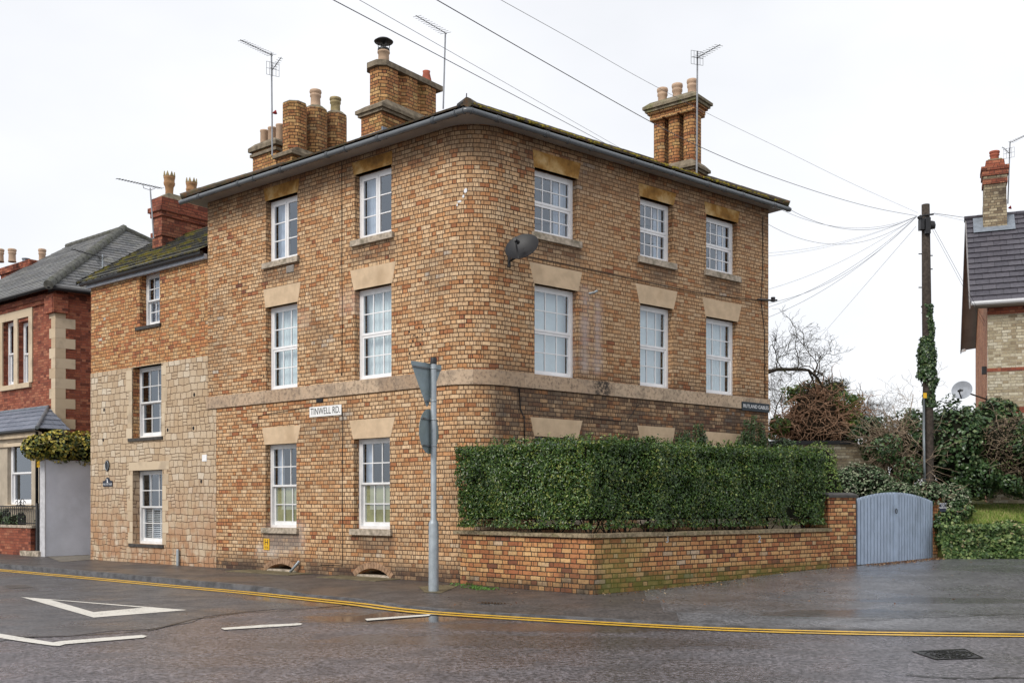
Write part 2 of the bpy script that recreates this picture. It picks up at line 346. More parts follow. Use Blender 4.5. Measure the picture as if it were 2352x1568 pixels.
M['black'] = plain('black_paint', (.018, .018, .02), .45, .4, var=.2)
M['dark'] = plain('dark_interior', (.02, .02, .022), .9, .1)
M['metal'] = plain('galvanised_steel', (.33, .37, .40), .45, .5, .35, var=.12, scale=9)
M['alu'] = plain('aerial_alloy', (.30, .31, .33), .4, .5, .6)
M['clay'] = plain('buff_clay_pot', (.47, .33, .23), .75, .25, var=.12, scale=7, dirt=((.22, .16, .10), .35))
M['redclay'] = plain('red_clay_pot', (.34, .10, .06), .75, .25, var=.2, scale=8)
M['oldclay'] = plain('lichened_clay_pot', (.30, .24, .13), .85, .2, var=.3, scale=9, dirt=((.13, .13, .04), .7))
M['flaunch'] = plain('mossy_mortar_cap', (.20, .17, .12), .9, .2, var=.3, scale=9, bump=.01, dirt=((.13, .15, .03), .8))
M['capstone'] = plain('weathered_cap_stone', (.20, .165, .12), .9, .2, var=.3, scale=9, bump=.01, dirt=((.06, .05, .035), .7))
M['lead'] = plain('lead_flashing', (.22, .25, .29), .5, .4, .3, var=.15)
M['curtain'] = plain('net_curtain', (.62, .68, .78), .9, .1, var=.06)
M['blind'] = plain('vertical_blind', (.80, .87, .86), .8, .2, var=.03)
M['frost'] = plain('ochre_window_film', (.40, .38, .20), .6, .3, var=.15, scale=3)
M['white2'] = plain('white_lettering', (.75, .76, .78), .5)
M['cable'] = plain('black_cable', (.02, .02, .022), .5, .3)
def glass_mat():
    k = NT('window_glass'); t = k.n('ShaderNodeBsdfTransparent'); t.inputs[0].default_value = (.86, .90, .92, 1); g = k.n('ShaderNodeBsdfGlossy'); g.inputs['Roughness'].default_value = .02; g.inputs[0].default_value = (.82, .9, 1, 1)
    ge = k.n('ShaderNodeNewGeometry'); dp = k.n('ShaderNodeVectorMath', operation='DOT_PRODUCT'); k.put(dp.inputs[0], ge.outputs['Normal']); k.put(dp.inputs[1], ge.outputs['Incoming'])
    c5 = k.m('POWER', k.m('SUBTRACT', 1.0, k.m('ABSOLUTE', dp.outputs['Value'])), 4.0); rf = k.m('ADD', .19, k.m('MULTIPLY', c5, .8)); g.inputs['Roughness'].default_value = 0.0
    ms = k.n('ShaderNodeMixShader'); k.put(ms.inputs[0], rf); k.t.links.new(t.outputs[0], ms.inputs[1]); k.t.links.new(g.outputs[0], ms.inputs[2]); k.t.links.new(ms.outputs[0], k.out.inputs[0])
    return k.mat
M['glass'] = glass_mat()
SOOT = (.055, .038, .032); WHITE = (.52, .47, .47)
MAIN_STAIN_SHADE = [
    (TL*.6, 9.2, 1.8, 3.9, SOOT, .80, .35), (-SA1-1, 9, 7.35, 8.2, (.09, .055, .035), .60, .16), (-SA1-.5, .4, -.2, .42, (.13, .085, .055), .60, .12),  # middle entry darkens a band at the top of the walls
    (.3, 9, -.5, .9, SOOT, .5, .3), (B.s(1336), B.s(1352), 3.95, 5.5, WHITE, .9, .13), (B.s(1365), B.s(1380), 3.95, 5.3, WHITE, .9, .13),
    (-5.6, -4.4, .5, 1.1, (.5, .44, .40), .55, .15), (-3.4, -2.6, 5.05, 5.5, (.52, .36, .28), .55, .12), (-4.9, -4.2, 4.9, 5.3, (.52, .38, .28), .45, .12),
    (SB1-6.6, SB1, 4.0, 7.7, (.30, .17, .09), .38, .5), (-SA1-.5, .5, -.3, .27, (.045, .03, .025), .85, .10), (-SA1+1.7, -SA1+2.4, .35, .6, (.55, .5, .45), .5, .1)]  # first entry paints side B's shading into its upper brick colour
M['brickcot'] = brick('cottage_mixed_brickwork', [(0, (.10, .05, .04)), (.06, (.28, .10, .05)), (.20, (.48, .19, .08)), (.5, (.54, .27, .11)), (.8, (.60, .36, .17)), (.985, (.63, .44, .25)), (1, (.62, .58, .54))], (.07, .04, .025), wob=.014, even=.12, C=.08, bars=.8,
    stains_tints=((10.0, 10.6, 4.05, 4.75, (.66, .64, .64), .5, .08),))
M['brickch'] = brick('chimney_brickwork', WARM, (.04, .025, .017), C=.070, even=.25, dark=.45, moss=.25, bars=.3)
M['brickgard'] = brick('garden_wall_brickwork', GARD, (.03, .022, .014), joint=.009, even=.12, bars=.3, moss=.0, wob=.009, dark=.4, stains_tints=((2.95, 3.9, -.2, 1.0, (.22, .22, .05), .5, .4), (2.9, 9.5, .0, .36, (.10, .11, .02), .85, .12), (0, 2.9, -.1, .24, (.035, .028, .02), .8, .1), (2.1, 3.0, -.1, .42, (.035, .028, .02), .7, .15)))
M['brickred'] = brick('red_brickwork', REDB, (.13, .05, .04), C=.075, dark=.2, joint=.006, bars=.0)
M['brickredch'] = brick('red_chimney_brickwork', REDB, (.06, .03, .025), C=.080, dark=.4, joint=.006, bars=.1)
M['brickyel'] = brick('yellow_gault_brickwork', [(0, (.24, .19, .12)), (.15, (.36, .30, .20)), (.5, (.44, .385, .265)), (.8, (.54, .49, .36)), (1, (.62, .58, .46))], (.26, .22, .17), C=.078, dark=.25, joint=.007, bars=0)
M['brickyelch'] = brick('sooty_yellow_brickwork', [(0, (.10, .08, .055)), (.3, (.22, .17, .11)), (.7, (.34, .28, .18)), (1, (.46, .40, .28))], (.10, .08, .06), C=.078, dark=.8, joint=.008, bars=0)
M['brickor'] = brick('orange_side_brickwork', [(0, (.30, .10, .05)), (.5, (.44, .18, .09)), (1, (.52, .25, .13))], (.34, .2, .13), C=.078)
M['rubble'] = rubble('coursed_limestone_rubble', stains_tints=((10.8, 11.9, 1.0, 2.2, (.17, .105, .06), .8, .2), (9.6, 11.0, .2, 1.2, (.34, .17, .08), .5, .25)))
def ashlar_mat():
    k = NT('dressed_limestone'); p = k.pos(); n = k.noise(p, 7, 6, .65); c = k.ramp(k.m('ADD', k.m('MULTIPLY', k.island(), .6), k.m('MULTIPLY', n, .4)), [(0, (.40, .29, .19)), (.4, (.54, .43, .30)), (1, (.62, .52, .39))])
    c = k.mix(k.mr(k.noise(p, 2.2, 5), .5, .7, 0, .6), c, (.34, .27, .2)); return k.fin(c, .85, k.bump(n, .004), .2)
M['ashlar'] = ashlar_mat()
M['slate_main'] = tiles('main_roof_tiles', [(0, (.05, .04, .03)), (1, (.11, .085, .06))], moss=((.20, .085, .02), (.07, .08, .02)), mossamt=.55, mscale=5)
M['slate_cot'] = tiles('cottage_roof_tiles', [(0, (.035, .036, .035)), (1, (.08, .08, .075))], moss=((.27, .21, .02), (.16, .16, .02)), mossamt=.75, mscale=1.8)
M['slate_red'] = tiles('grey_welsh_slate', [(0, (.065, .07, .075)), (.5, (.11, .11, .115)), (1, (.17, .17, .165))], W=.3, moss=((.12, .12, .08), (.16, .15, .12)), mossamt=.3)
M['tile_dark'] = tiles('dark_interlocking_tiles', [(0, (.055, .052, .065)), (1, (.085, .08, .095))], W=.33, rough=.45)
M['slate_bay'] = tiles('blue_bay_slate', [(0, (.12, .14, .18)), (1, (.18, .20, .25))], W=.25)

# ---------------------------------------------------------------- building helpers
def wall_sheet(mb, path, z0, z1, ops=(), nrm=None, depth=.13):
    """path [(x, y, q)], openings (q0, q1, z0, z1) on straight stretches; reveals run inward from them"""
    zs = sorted({z0, z1} | {z for o in ops for z in o[2:4] if z0 < z < z1})
    for (xa, ya, qa), (xb, yb, qb) in zip(path[:-1], path[1:]):
        lo, hi = min(qa, qb), max(qa, qb)
        qs = sorted({qa, qb} | {q for o in ops for q in o[:2] if lo+1e-4 < q < hi-1e-4})
        pt = lambda q: (xa+(xb-xa)*(q-qa)/(qb-qa), ya+(yb-ya)*(q-qa)/(qb-qa))
        for q0, q1 in zip(qs[:-1], qs[1:]):
            for a, b in zip(zs[:-1], zs[1:]):
                qm, zm = (q0+q1)/2, (a+b)/2
                if any(o[0] < qm < o[1] and o[2] < zm < o[3] for o in ops): continue
                p0, p1 = pt(q0), pt(q1); mb.poly([(*p0, a), (*p1, a), (*p1, b), (*p0, b)], [(q0, a), (q1, a), (q1, b), (q0, b)])
        for (o0, o1, c, d) in [o for o in ops if lo-1e-4 <= o[0] and o[1] <= hi+1e-4]:
            c = max(c, z0); d = min(d, z1); t = Vector((xb-xa, yb-ya)).normalized(); n = perp_out(t) if nrm is None else nrm
            inn = -n*depth
            for q in (o0, o1):
                p = Vector(pt(q)); r = p+inn; mb.poly([(*p, c), (*r, c), (*r, d), (*p, d)], [(q, c), (q+depth, c), (q+depth, d), (q, d)])
            for z in (c, d):
                p, r = Vector(pt(o0)), Vector(pt(o1)); mb.poly([(*p, z), (*r, z), (*(r+inn), z), (*(p+inn), z)], [(o0, z), (o1, z), (o1, z+depth), (o0, z+depth)])
def lintel(fr, sa, sb, ta, tb, z0, z1, parent, mat, d=.004, name='lintel'):   # bottom sa..sb, top ta..tb
    mb = MB(); f = [fr.P(sa, d, z0), fr.P(sb, d, z0), fr.P(tb, d, z1), fr.P(ta, d, z1)]
    mb.slab(f, -Vector((*fr.n, 0))*(.10+d)); return obj(name, mb, mat, parent)
def sillstone(fr, s0, s1, z, parent, mat, th=.10, proj=.06, dep=.13, ext=.07):
    mb = MB(); mb.box(fr, s0-ext, s1+ext, .0005, proj, z-th, z); mb.box(fr, s0+.001, s1-.001, -dep-.04, 0, z-th*.9, z-.002); return obj('window_sill', mb, mat, parent)
def window(fr, s0, s1, z0, z1, parent, style, cols=3, rows=2, dep=.13, blind='blind', fr_w=.055, mat='white', label=None):
    """s0 < s1 along the wall. The window's outer frame is the part; sashes, glazing bars, panes, blinds are its sub-parts"""
    W = M[mat]; y1 = -dep; y0 = -dep-.08; mb = MB()
    mb.box(fr, s0+.001, s0+fr_w, y0, y1, z0+.001, z1-.001); mb.box(fr, s1-fr_w, s1-.001, y0, y1, z0+.001, z1-.001)
    mb.box(fr, s0+fr_w, s1-fr_w, y0, y1-.002, z1-fr_w, z1-.001); mb.box(fr, s0+fr_w, s1-fr_w, y0, y1+.012, z0+.001, z0+fr_w)
    win = obj('window', mb, W, parent, label)
    a, b, c, e = s0+fr_w, s1-fr_w, z0+fr_w, z1-fr_w; zm = (c+e)/2; bw = .020
    def light(a, b, c, e, yy, sw, cols, rows, bot=None):
        m = MB(); bot = bot or sw
        m.box(fr, a+.001, a+sw, yy-.045, yy, c+.001, e-.001); m.box(fr, b-sw, b-.001, yy-.045, yy, c+.001, e-.001)
        m.box(fr, a+sw, b-sw, yy-.045, yy-.001, e-sw, e-.001); m.box(fr, a+sw, b-sw, yy-.045, yy-.001, c+.001, c+bot)
        g = m; x0, x1, y0_, y1_ = a+sw, b-sw, c+bot, e-sw
        for i in range(1, cols): x = x0+(x1-x0)*i/cols; g.box(fr, x-bw/2, x+bw/2, yy-.035, yy-.008, y0_, y1_)
        for j in range(1, rows): z = y0_+(y1_-y0_)*j/rows; g.box(fr, x0, x1, yy-.034, yy-.009, z-bw/2, z+bw/2)
        obj('sash', m, W, win)
        p = MB(); y = yy-.022; p.poly([fr.P(x0-.005, y, y0_-.005), fr.P(x1+.005, y, y0_-.005), fr.P(x1+.005, y, y1_+.005), fr.P(x0-.005, y, y1_+.005)]); obj('pane', p, M['glass'], win)
    if style == 'mock':
        light(a, b, zm-.005, e, y1-.006, .045, cols, rows); light(a, b, c, zm-.006, y1-.016, .045, cols, rows)
    elif style == 'casement':
        mid = (a+b)/2; light(a, mid-.004, c, e, y1-.006, .05, 1, rows); light(mid+.004, b, c, e, y1-.006, .05, 1, rows)
    elif style == 'sash':
        light(a, b, zm-.012, e, y1-.010, .038, cols, rows); light(a+.004, b-.004, c, zm+.012, y1-.056, .042, cols, rows, bot=.075)
    elif style == 'plain':
        light(a, b, zm-.012, e, y1-.010, .045, 1, 1); light(a+.004, b-.004, c, zm+.012, y1-.056, .045, 1, 1, bot=.08)
    yb = y0-.10
    def sheet(x0, x1, c0, e0, mt, wave=.012, pitch=.09, nm='curtain', yy=yb):
        m = MB(); n = max(2, int((x1-x0)/pitch*4)); pr = None
        for i in range(n+1):
            x = x0+(x1-x0)*i/n; y = yy+wave*math.sin(i*math.pi/2+.6); cur = (fr.P(x, y, c0), fr.P(x, y, e0))
            if pr: m.poly([pr[0], cur[0], cur[1], pr[1]], sm=True)
            pr = cur
        obj(nm, m, M[mt], win)
    if blind == 'blind': sheet(a-.03, b+.03, c-.05, e+.05, 'blind', .014, .085, 'blind')
    elif blind == 'roller': sheet(a-.03, b+.03, c-.05, e+.05, 'blind', .0005, .5, 'blind')
    elif blind == 'curtains':
        w = (b-a); sheet(a-.03, a+w*.22, c-.05, e+.05, 'curtain', .02, .07); sheet(b-w*.24, b+.03, c-.05, e+.05, 'curtain', .02, .07)
    elif blind == 'one': w = (b-a); sheet(b-w*.30, b+.03, c-.05, e+.05, 'curtain', .02, .07)
    elif blind == 'film':
        sheet(a-.02, b+.02, c-.02, zm, 'frost', .0, .5, 'window_film', y0-.02); w = b-a; sheet(b-w*.2, b+.03, zm, e+.05, 'curtain', .02, .06)
    elif blind == 'shutter':
        m = MB(); z = c
        while z < zm: m.box(fr, a, b, y0-.09, y0-.06, z, z+.022); z += .045
        obj('slatted_blind', m, M['white'], win)
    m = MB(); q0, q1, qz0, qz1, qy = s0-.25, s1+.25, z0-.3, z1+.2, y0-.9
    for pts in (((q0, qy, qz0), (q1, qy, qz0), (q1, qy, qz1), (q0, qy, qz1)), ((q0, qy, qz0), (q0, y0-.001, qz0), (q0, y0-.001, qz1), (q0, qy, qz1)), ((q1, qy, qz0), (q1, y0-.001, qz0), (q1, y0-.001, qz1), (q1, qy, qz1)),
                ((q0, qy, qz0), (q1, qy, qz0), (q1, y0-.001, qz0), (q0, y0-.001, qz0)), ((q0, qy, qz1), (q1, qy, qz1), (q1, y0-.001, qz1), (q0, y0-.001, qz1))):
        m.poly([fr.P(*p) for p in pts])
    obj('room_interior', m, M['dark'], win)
    return win
def slope(mb, e0, e1, r1, r0, n, th=.03, jit=.004):
    """stepped roof courses between an eaves edge e0-e1 and a top edge r0-r1 (triangles allowed)"""
    e0, e1, r0, r1 = map(Vector, (e0, e1, r0, r1)); nm = (e1-e0).cross(r0-e0 if (r0-e0).length > .01 else r1-e0).normalized()
    if nm.z < 0: nm = -nm
    dirv = (e1-e0).normalized()
    for i in range(n):
        a, b = i/n, (i+1.0)/n; p0, p1 = e0.lerp(r0, a), e1.lerp(r1, a); q0, q1 = e0.lerp(r0, b), e1.lerp(r1, b)
        k = nm*(th+rng.uniform(-jit, jit)); lo = nm*.002; u = lambda p: (p-e0).dot(dirv)
        mb.poly([p0+k, p1+k, q1+lo, q0+lo], [(u(p0), i+.02), (u(p1), i+.02), (u(q1), i+.98), (u(q0), i+.98)])
        mb.poly([p0+lo*0, p1+lo*0, p1+k, p0+k], [(u(p0), i+.02), (u(p1), i+.02), (u(p1), i+.03), (u(p0), i+.03)])
    return nm
def ridge(mb, a, b, r=.09):
    a, b = Vector(a), Vector(b); L = (b-a).length; n = max(1, int(L/.33))
    for i in range(n):
        p, q = a.lerp(b, i/n-.01), a.lerp(b, (i+1)/n+.01); mb.tube([p, q], [r*1.04, r*.97], 8)
POT = [(.09, 0), (.115, 0), (.115, .03), (.105, .06), (.098, .30), (.115, .33), (.115, .37), (.10, .39), (.112, .41), (.125, .45), (.118, .50), (.10, .51), (.09, .48), (.085, .1)]
def pot(parent, p, h=.5, w=1.0, mat='clay', prof=POT, seg=16, name='chimney_pot'):
    mb = MB(); H = max(z for r, z in prof); mb.lathe(p, [(r*w, z*h/H) for r, z in prof], seg); return obj(name, mb, M[mat], parent)
def octo(fr, x, y, w, ch=.3, l=None):                      # chamfered rectangle in plan, centred at x, y of a frame
    l = l or w; a, b, c = w/2, l/2, min(w, l)*ch
    return [fr.P(x+i, y+j, 0) for i, j in ((-a+c, -b), (a-c, -b), (a, -b+c), (a, b-c), (a-c, b), (-a+c, b), (-a, b-c), (-a, -b+c))]
def rectp(fr, x0, x1, y0, y1): return [fr.P(x0, y0, 0), fr.P(x1, y0, 0), fr.P(x1, y1, 0), fr.P(x0, y1, 0)]
# ================================================================ THE CORNER HOUSE
ZG = .08                                                   # pavement level at the house
ZTOP = 8.0; ZE = 8.02
house = thing('corner_house', 'tall buff brick corner house of three storeys with a rounded corner and white windows', 'house', (C0.x, C0.y, ZG))
# windows: (frame, u_open0, u_open1, u_ref, v_top, v_bottom, style, cols, rows, blind, lintel(u0, u1, v_top_at_u0), kind)
def rng_s(fr, u0, u1):
    a, b = fr.s(u0), fr.s(u1); return (a, b) if a < b else (b, a)
WIN = [
 (A, 814.5, 899, 814.5, 402.5, 553.7, 'casement', 1, 3, 'one', (808.8, 901, 375), 'ochre', True),
 (A, 611, 683, 611, 462.6, 605.9, 'casement', 1, 3, 'one', (605.6, 687.4, 435), 'ochre', True),
 (A, 814.5, 899, 814.5, 666.4, None, 'mock', 3, 2, 'blind', (804.4, 909.5, 622), 'lintel', False),
 (A, 611, 683, 611, 706.7, None, 'mock', 3, 2, 'blind', (605.3, 691, 665.3), 'lintel', False),
 (A, 812.8, 895.5, 812.8, 1008, 1213.8, 'sash', 3, 2, 'film', (803, 907.8, 965.3), 'lintel', True),
 (A, 609.4, 681, 609.4, 1021, 1210.6, 'sash', 3, 2, 'film', (602.2, 690.7, 982.2), 'lintel', True),
 (B, 1228, 1326.2, 1228, 383.8, 533.2, 'mock', 4, 2, 'one', (1223.7, 1333.4, 343.5), 'ochre', True),
 (B, 1470.3, 1545.6, 1470.3, 450.4, 589, 'mock', 4, 2, 'curtains', (1466.7, 1553, 419.8), 'ochre', True),
 (B, 1622, 1693.5, 1622, 491.8, 619.5, 'mock', 4, 2, 'curtains', (1617.9, 1698.9, 463), 'ochre', True),
 (B, 1228, 1326.2, 1228, 650.4, None, 'mock', 3, 2, 'roller', (1215.7, 1337, 600.9), 'lintel', False),
 (B, 1470.3, 1545.6, 1470.3, 696, None, 'mock', 3, 2, 'roller', (1459.5, 1556, 650.3), 'lintel', False),
 (B, 1622, 1693.5, 1622, 726, None, 'mock', 3, 2, 'blind', (1613.2, 1703.2, 682.6), 'lintel', False),
 (B, 1229, 1326.2, 1229, 1001, 1190, 'sash', 3, 2, 'curtains', (1218.2, 1337.8, 957.2), 'lintel', True),
 (B, 1473, 1543, 1473, 1014.5, 1190, 'sash', 3, 2, 'curtains', (1463.8, 1550.6, 976.3), 'lintel', True),
 (B, 1624, 1693.5, 1624, 1025, 1190, 'sash', 3, 2, 'curtains', (1615, 1703, 990), 'lintel', True)]
ZS0 = (A.z(471, 938)+B.z(1203.8, 892.3))/2; ZS1 = (A.z(475.4, 910.2)+B.z(1228, 861.7))/2      # string course
ops = []; wins = []
for (fr, u0, u1, ur, vt, vb, st, c, r, bl, lt, lm, sill) in WIN:
    s0, s1 = rng_s(fr, u0, u1); z1 = fr.z(ur, vt); z0 = fr.z(ur, vb) if vb else ZS1
    wins.append((fr, s0, s1, z0, z1, st, c, r, bl, lt, lm, sill)); ops.append((-s1, -s0, z0, z1) if fr is A else (s0, s1, z0, z1))
SILLST = [((-s1-.12, -s0+.12) if fr is A else (s0-.12, s1+.12))+(z0-.42, z0-.06, SOOT, .55, .09) for (fr, s0, s1, z0, z1, st, c, r, bl, lt, lm, sl) in wins if sl]
M['brick'] = brick('buff_flemish_brickwork', BUFF, stains_tints=MAIN_STAIN_SHADE+SILLST, dark=.38, even=.14, bars=.8, wob=.0085)
# cellar openings in side A: shallow arches at pavement level
ARCH = []
for (u0, u1, vt) in ((612.5, 680.6, 1294.4), (818.4, 894.5, 1304.7)):
    s0, s1 = rng_s(A, u0, u1); zt = A.z((u0+u1)/2, vt); ARCH.append((s0, s1, zt)); ops.append((-s1, -s0, -.4, zt))
mb = MB(); hp = house_path(0, sa=SA1)
wall_sheet(mb, hp, -.4, ZTOP+.06, ops)
bk = Vector((.6239, .7815))
bA = C0+dA*SA1-nA*6.4; bB = C0+dB*SB1-nB*6.2; inn = C0+bis*8.2
pl = [(hp[-1][0], hp[-1][1], SB1), (bB.x, bB.y, SB1+6.2), (inn.x, inn.y, SB1+12), (bA.x, bA.y, -SA1-6.4-.001)]
wall_sheet(mb, pl[:3], -.4, ZTOP+.06); wall_sheet(mb, [(inn.x, inn.y, -SA1-14), (bA.x, bA.y, -SA1-6.4), (hp[0][0], hp[0][1], -SA1)], -.4, ZTOP+.06)
obj('wall', mb, M['brick'], house)
# arches: spandrels closed with a segmental ring of bricks on edge
M['dirtybrick'] = brick('sooty_arch_brickwork', WARM, (.10, .08, .06), C=.076, S=.11, H=.11, dark=.5)
for (s0, s1, zt) in ARCH:
    mb = MB(); zb = ZG+.02; n = 14; cx = (s0+s1)/2; w = (s1-s0)/2; rise = zt-zb; rad = (w*w+rise*rise)/(2*rise); zc = zt-rad
    for i in range(n):
        a0, a1 = -w+2*w*i/n, -w+2*w*(i+1)/n; f = lambda a: zc+math.sqrt(rad*rad-a*a)
        mb.poly([A.P(cx+a0, -.001, f(a0)), A.P(cx+a1, -.001, f(a1)), A.P(cx+a1, -.001, zt+.002), A.P(cx+a0, -.001, zt+.002)], [(i*.03, 0), (i*.03+.03, 0), (i*.03+.03, .05), (i*.03, .05)])
        mb.poly([A.P(cx+a0, 0, f(a0)), A.P(cx+a1, 0, f(a1)), A.P(cx+a1, -.42, f(a1)-.10), A.P(cx+a0, -.42, f(a0)-.10)], [(0, i*.076), (0, i*.076+.076), (.42, i*.076+.076), (.42, i*.076)])
    obj('cellar_arch_soffit', mb, M['dirtybrick'], house)
    vm = MB(); nv = 15; th0 = math.asin(min(1, w/rad))
    for i in range(nv):                                     # voussoirs
        t0 = -th0*1.08+2*th0*1.08*(i+.06)/nv; t1 = -th0*1.08+2*th0*1.08*(i+.94)/nv; r0, r1 = rad+.003, rad+.115
        g = lambda t, r: A.P(cx+r*math.sin(t), .006, zc+r*math.cos(t))
        vm.slab([g(t0, r0), g(t1, r0), g(t1, r1), g(t0, r1)], -Vector((*A.n, 0))*.03)
    obj('cellar_arch', vm, plain('arch_brick', (.30, .19, .12), .85, .2, var=.35, scale=9, bump=.004), house)
    bk_ = MB(); bk_.box(A, s0-.02, s1+.02, -.8, -.43, -.35, zt); obj('cellar_hatch', bk_, M['dark'], house)
    st = MB(); st.box(A, s0-.06, s1+.06, -.2, -.001, ZG-.2, ZG+.05); obj('cellar_sill', st, M['sill'], house)
lab = {0: None}
for (fr, s0, s1, z0, z1, st, c, r, bl, lt, lm, sill) in wins:
    window(fr, s0, s1, z0, z1, house, st, c, r, blind=bl, mat='oldwhite' if st == 'sash' else 'white')
    t0, t1 = rng_s(fr, lt[0], lt[1]); zt = fr.z(lt[0], lt[2]); fl = .0
    # the plan of the flare: bottom of the lintel slightly wider than the opening, top wider again
    lintel(fr, s0-.02, s1+.02, t0, t1, z1, zt, house, M[lm])
    if sill: sillstone(fr, s0, s1, z0, house, M['sill'], .11 if fr is A else .12)
# string course, a projecting band that follows the rounded corner
mb = MB(); o = house_path(.03, sa=SA1+.02, sb=SB1+.03); i_ = house_path(.0005, sa=SA1+.02, sb=SB1+.03)
for a, b, c, d in zip(o[:-1], o[1:], i_[1:], i_[:-1]):
    mb.poly([(a[0], a[1], ZS0), (b[0], b[1], ZS0), (b[0], b[1], ZS1), (a[0], a[1], ZS1)], [(a[2], ZS0), (b[2], ZS0), (b[2], ZS1), (a[2], ZS1)])
    for z, dz in ((ZS1, .004), (ZS0, 0)): mb.poly([(a[0], a[1], z), (b[0], b[1], z), (c[0], c[1], z+dz), (d[0], d[1], z+dz)], [(a[2], z), (b[2], z), (b[2], z), (a[2], z)])
for k in (0, -1): mb.poly([(o[k][0], o[k][1], ZS0), (i_[k][0], i_[k][1], ZS0), (i_[k][0], i_[k][1], ZS1), (o[k][0], o[k][1], ZS1)])
obj('string_course', mb, M['band'], house)
# eaves: soffit, gutter, roof
aE, bE, eA, eB = .36, .27, .36, .30
def isect(p, d, q, e):
    k = d.x*e.y-d.y*e.x; t = ((q.x-p.x)*e.y-(q.y-p.y)*e.x)/k; return p+d*t
E0 = isect(C0+nA*aE, dA, C0+nB*bE, dB)
EA = C0+dA*(SA1+eA)+nA*aE; EB = C0+dB*(SB1+eB)+nB*bE
def eave_path(k=0.0, n=18):
    e0 = isect(C0+nA*(aE+k), dA, C0+nB*(bE+k), dB); a = e0+dA*.09; b = e0+dB*.09; pts = [EA+nA*k]
    for i in range(n+1):
        t = i/n; pts.append(a*(1-t)**2+e0*2*t*(1-t)+b*t*t)
    return pts+[EB+nB*k]
ep = eave_path(0); mb = MB()
for (p, q, r_, s_) in zip(hp[:-1], hp[1:], ep[1:], ep[:-1]):
    mb.poly([(p[0], p[1], ZTOP), (q[0], q[1], ZTOP), (r_.x, r_.y, ZTOP-.0), (s_.x, s_.y, ZTOP-.0)])
EAb = EA-nA*7.2; EBb = EB-nB*6.9; mb.poly([(hp[0][0], hp[0][1], ZTOP), (EA.x, EA.y, ZTOP), (EAb.x, EAb.y, ZTOP), (bA.x, bA.y, ZTOP)])
mb.poly([(hp[-1][0], hp[-1][1], ZTOP), (EB.x, EB.y, ZTOP), (EBb.x, EBb.y, ZTOP), (bB.x, bB.y, ZTOP)])
for p, q in zip(ep[:-1], ep[1:]): mb.poly([(p.x, p.y, ZTOP), (q.x, q.y, ZTOP), (q.x, q.y, ZE), (p.x, p.y, ZE)])
for p, q in ((EA, EAb), (EB, EBb)): mb.poly([(p.x, p.y, ZTOP), (q.x, q.y, ZTOP), (q.x, q.y, ZE), (p.x, p.y, ZE)])
obj('soffit', mb, M['soffit'], house)
gp = eave_path(.058); mb = MB(); g3 = [(p.x, p.y, ZE-.045) for p in gp]
ext0 = Vector(g3[0])+Vector((*dA, 0))*.03; ext1 = Vector(g3[-1])+Vector((*dB, 0))*.03
g3 = [ext0]+[Vector(p) for p in g3]+[ext1]; mb.tube(g3, .050, 12)
def clips(a, b, n):
    for i in range(n):
        t = (i+.5)/n; p = a.lerp(b, t); d = (b-a).normalized(); mb.tube([p-d*.035, p+d*.035], .060, 12)
        if i % 2: mb.tube([p+d*.5, p+d*.52], .060, 12)
clips(g3[1], g3[2], 6); clips(g3[-3], g3[-2], 8); mb.tube([g3[3], g3[4]], .060, 12); mb.tube([g3[-5], g3[-4]], .060, 12)
obj('gutter', mb, M['gutter'], house)
TP = .50; RD = 3.4                                          # pitch and distance from eaves to ridge
def q3(p, z): return Vector((p.x, p.y, z))
zr = ZE+.06+RD*TP; z0r = ZE+.06; k = -.03
e0 = isect(C0+nA*(aE+.03), dA, C0+nB*(bE+.03), dB); ea = e0+dA*(EA-E0).length; eb = e0+dB*(EB-E0).length
r0 = isect(e0-nA*RD, dA, e0-nB*RD, dB); ra = ea-nA*RD-dA*RD*.9; rb = eb-nB*RD-dB*RD*.9
ia = ea-nA*2*RD; ib = eb-nB*2*RD; i0 = isect(e0-nA*2*RD, dA, e0-nB*2*RD, dB)
mb = MB(); nn = 17
slope(mb, q3(e0, z0r), q3(ea, z0r), q3(ra, zr), q3(r0, zr), nn, .028, .006); slope(mb, q3(e0, z0r), q3(eb, z0r), q3(rb, zr), q3(r0, zr), nn, .028, .006)
slope(mb, q3(ea, z0r), q3(ia, z0r), q3(ra, zr), q3(ra, zr), nn); slope(mb, q3(eb, z0r), q3(ib, z0r), q3(rb, zr), q3(rb, zr), nn)
slope(mb, q3(ia, z0r), q3(i0, z0r), q3(r0, zr), q3(ra, zr), nn); slope(mb, q3(ib, z0r), q3(i0, z0r), q3(r0, zr), q3(rb, zr), nn)
roof = obj('roof', mb, M['slate_main'], house)
mb = MB()
for a, b in ((q3(e0, z0r+.03), q3(r0, zr)), (q3(r0, zr), q3(ra, zr)), (q3(r0, zr), q3(rb, zr)), (q3(ra, zr), q3(ea, z0r+.03)), (q3(rb, zr), q3(eb, z0r+.03))): ridge(mb, a, b, .075)
obj('ridge_tile', mb, M['slate_main'], roof)
# moss lumps along the B eaves
def moss(fr_pts, n, w, name, parent, mat, zf):
    mb = MB()
    for _ in range(n):
        t = rng.random(); p = fr_pts[0].lerp(fr_pts[1], t); q = fr_pts[3].lerp(fr_pts[2], t); c = p.lerp(q, rng.random()**2*w); r = rng.uniform(.02, .055)
        mb.lathe(c+Vector((0, 0, .02)), [(r, -.02), (r*.95, r*.25), (r*.6, r*.6), (.002, r*.75)], 6)
    return props(obj(name, mb, mat, parent), kind='stuff')
M['moss'] = plain('moss_cushions', (.16, .13, .02), .95, .1, var=.45, scale=12)
moss([q3(e0, z0r), q3(eb, z0r), q3(rb, zr), q3(r0, zr)], 260, .30, 'moss', roof, M['moss'], 0)
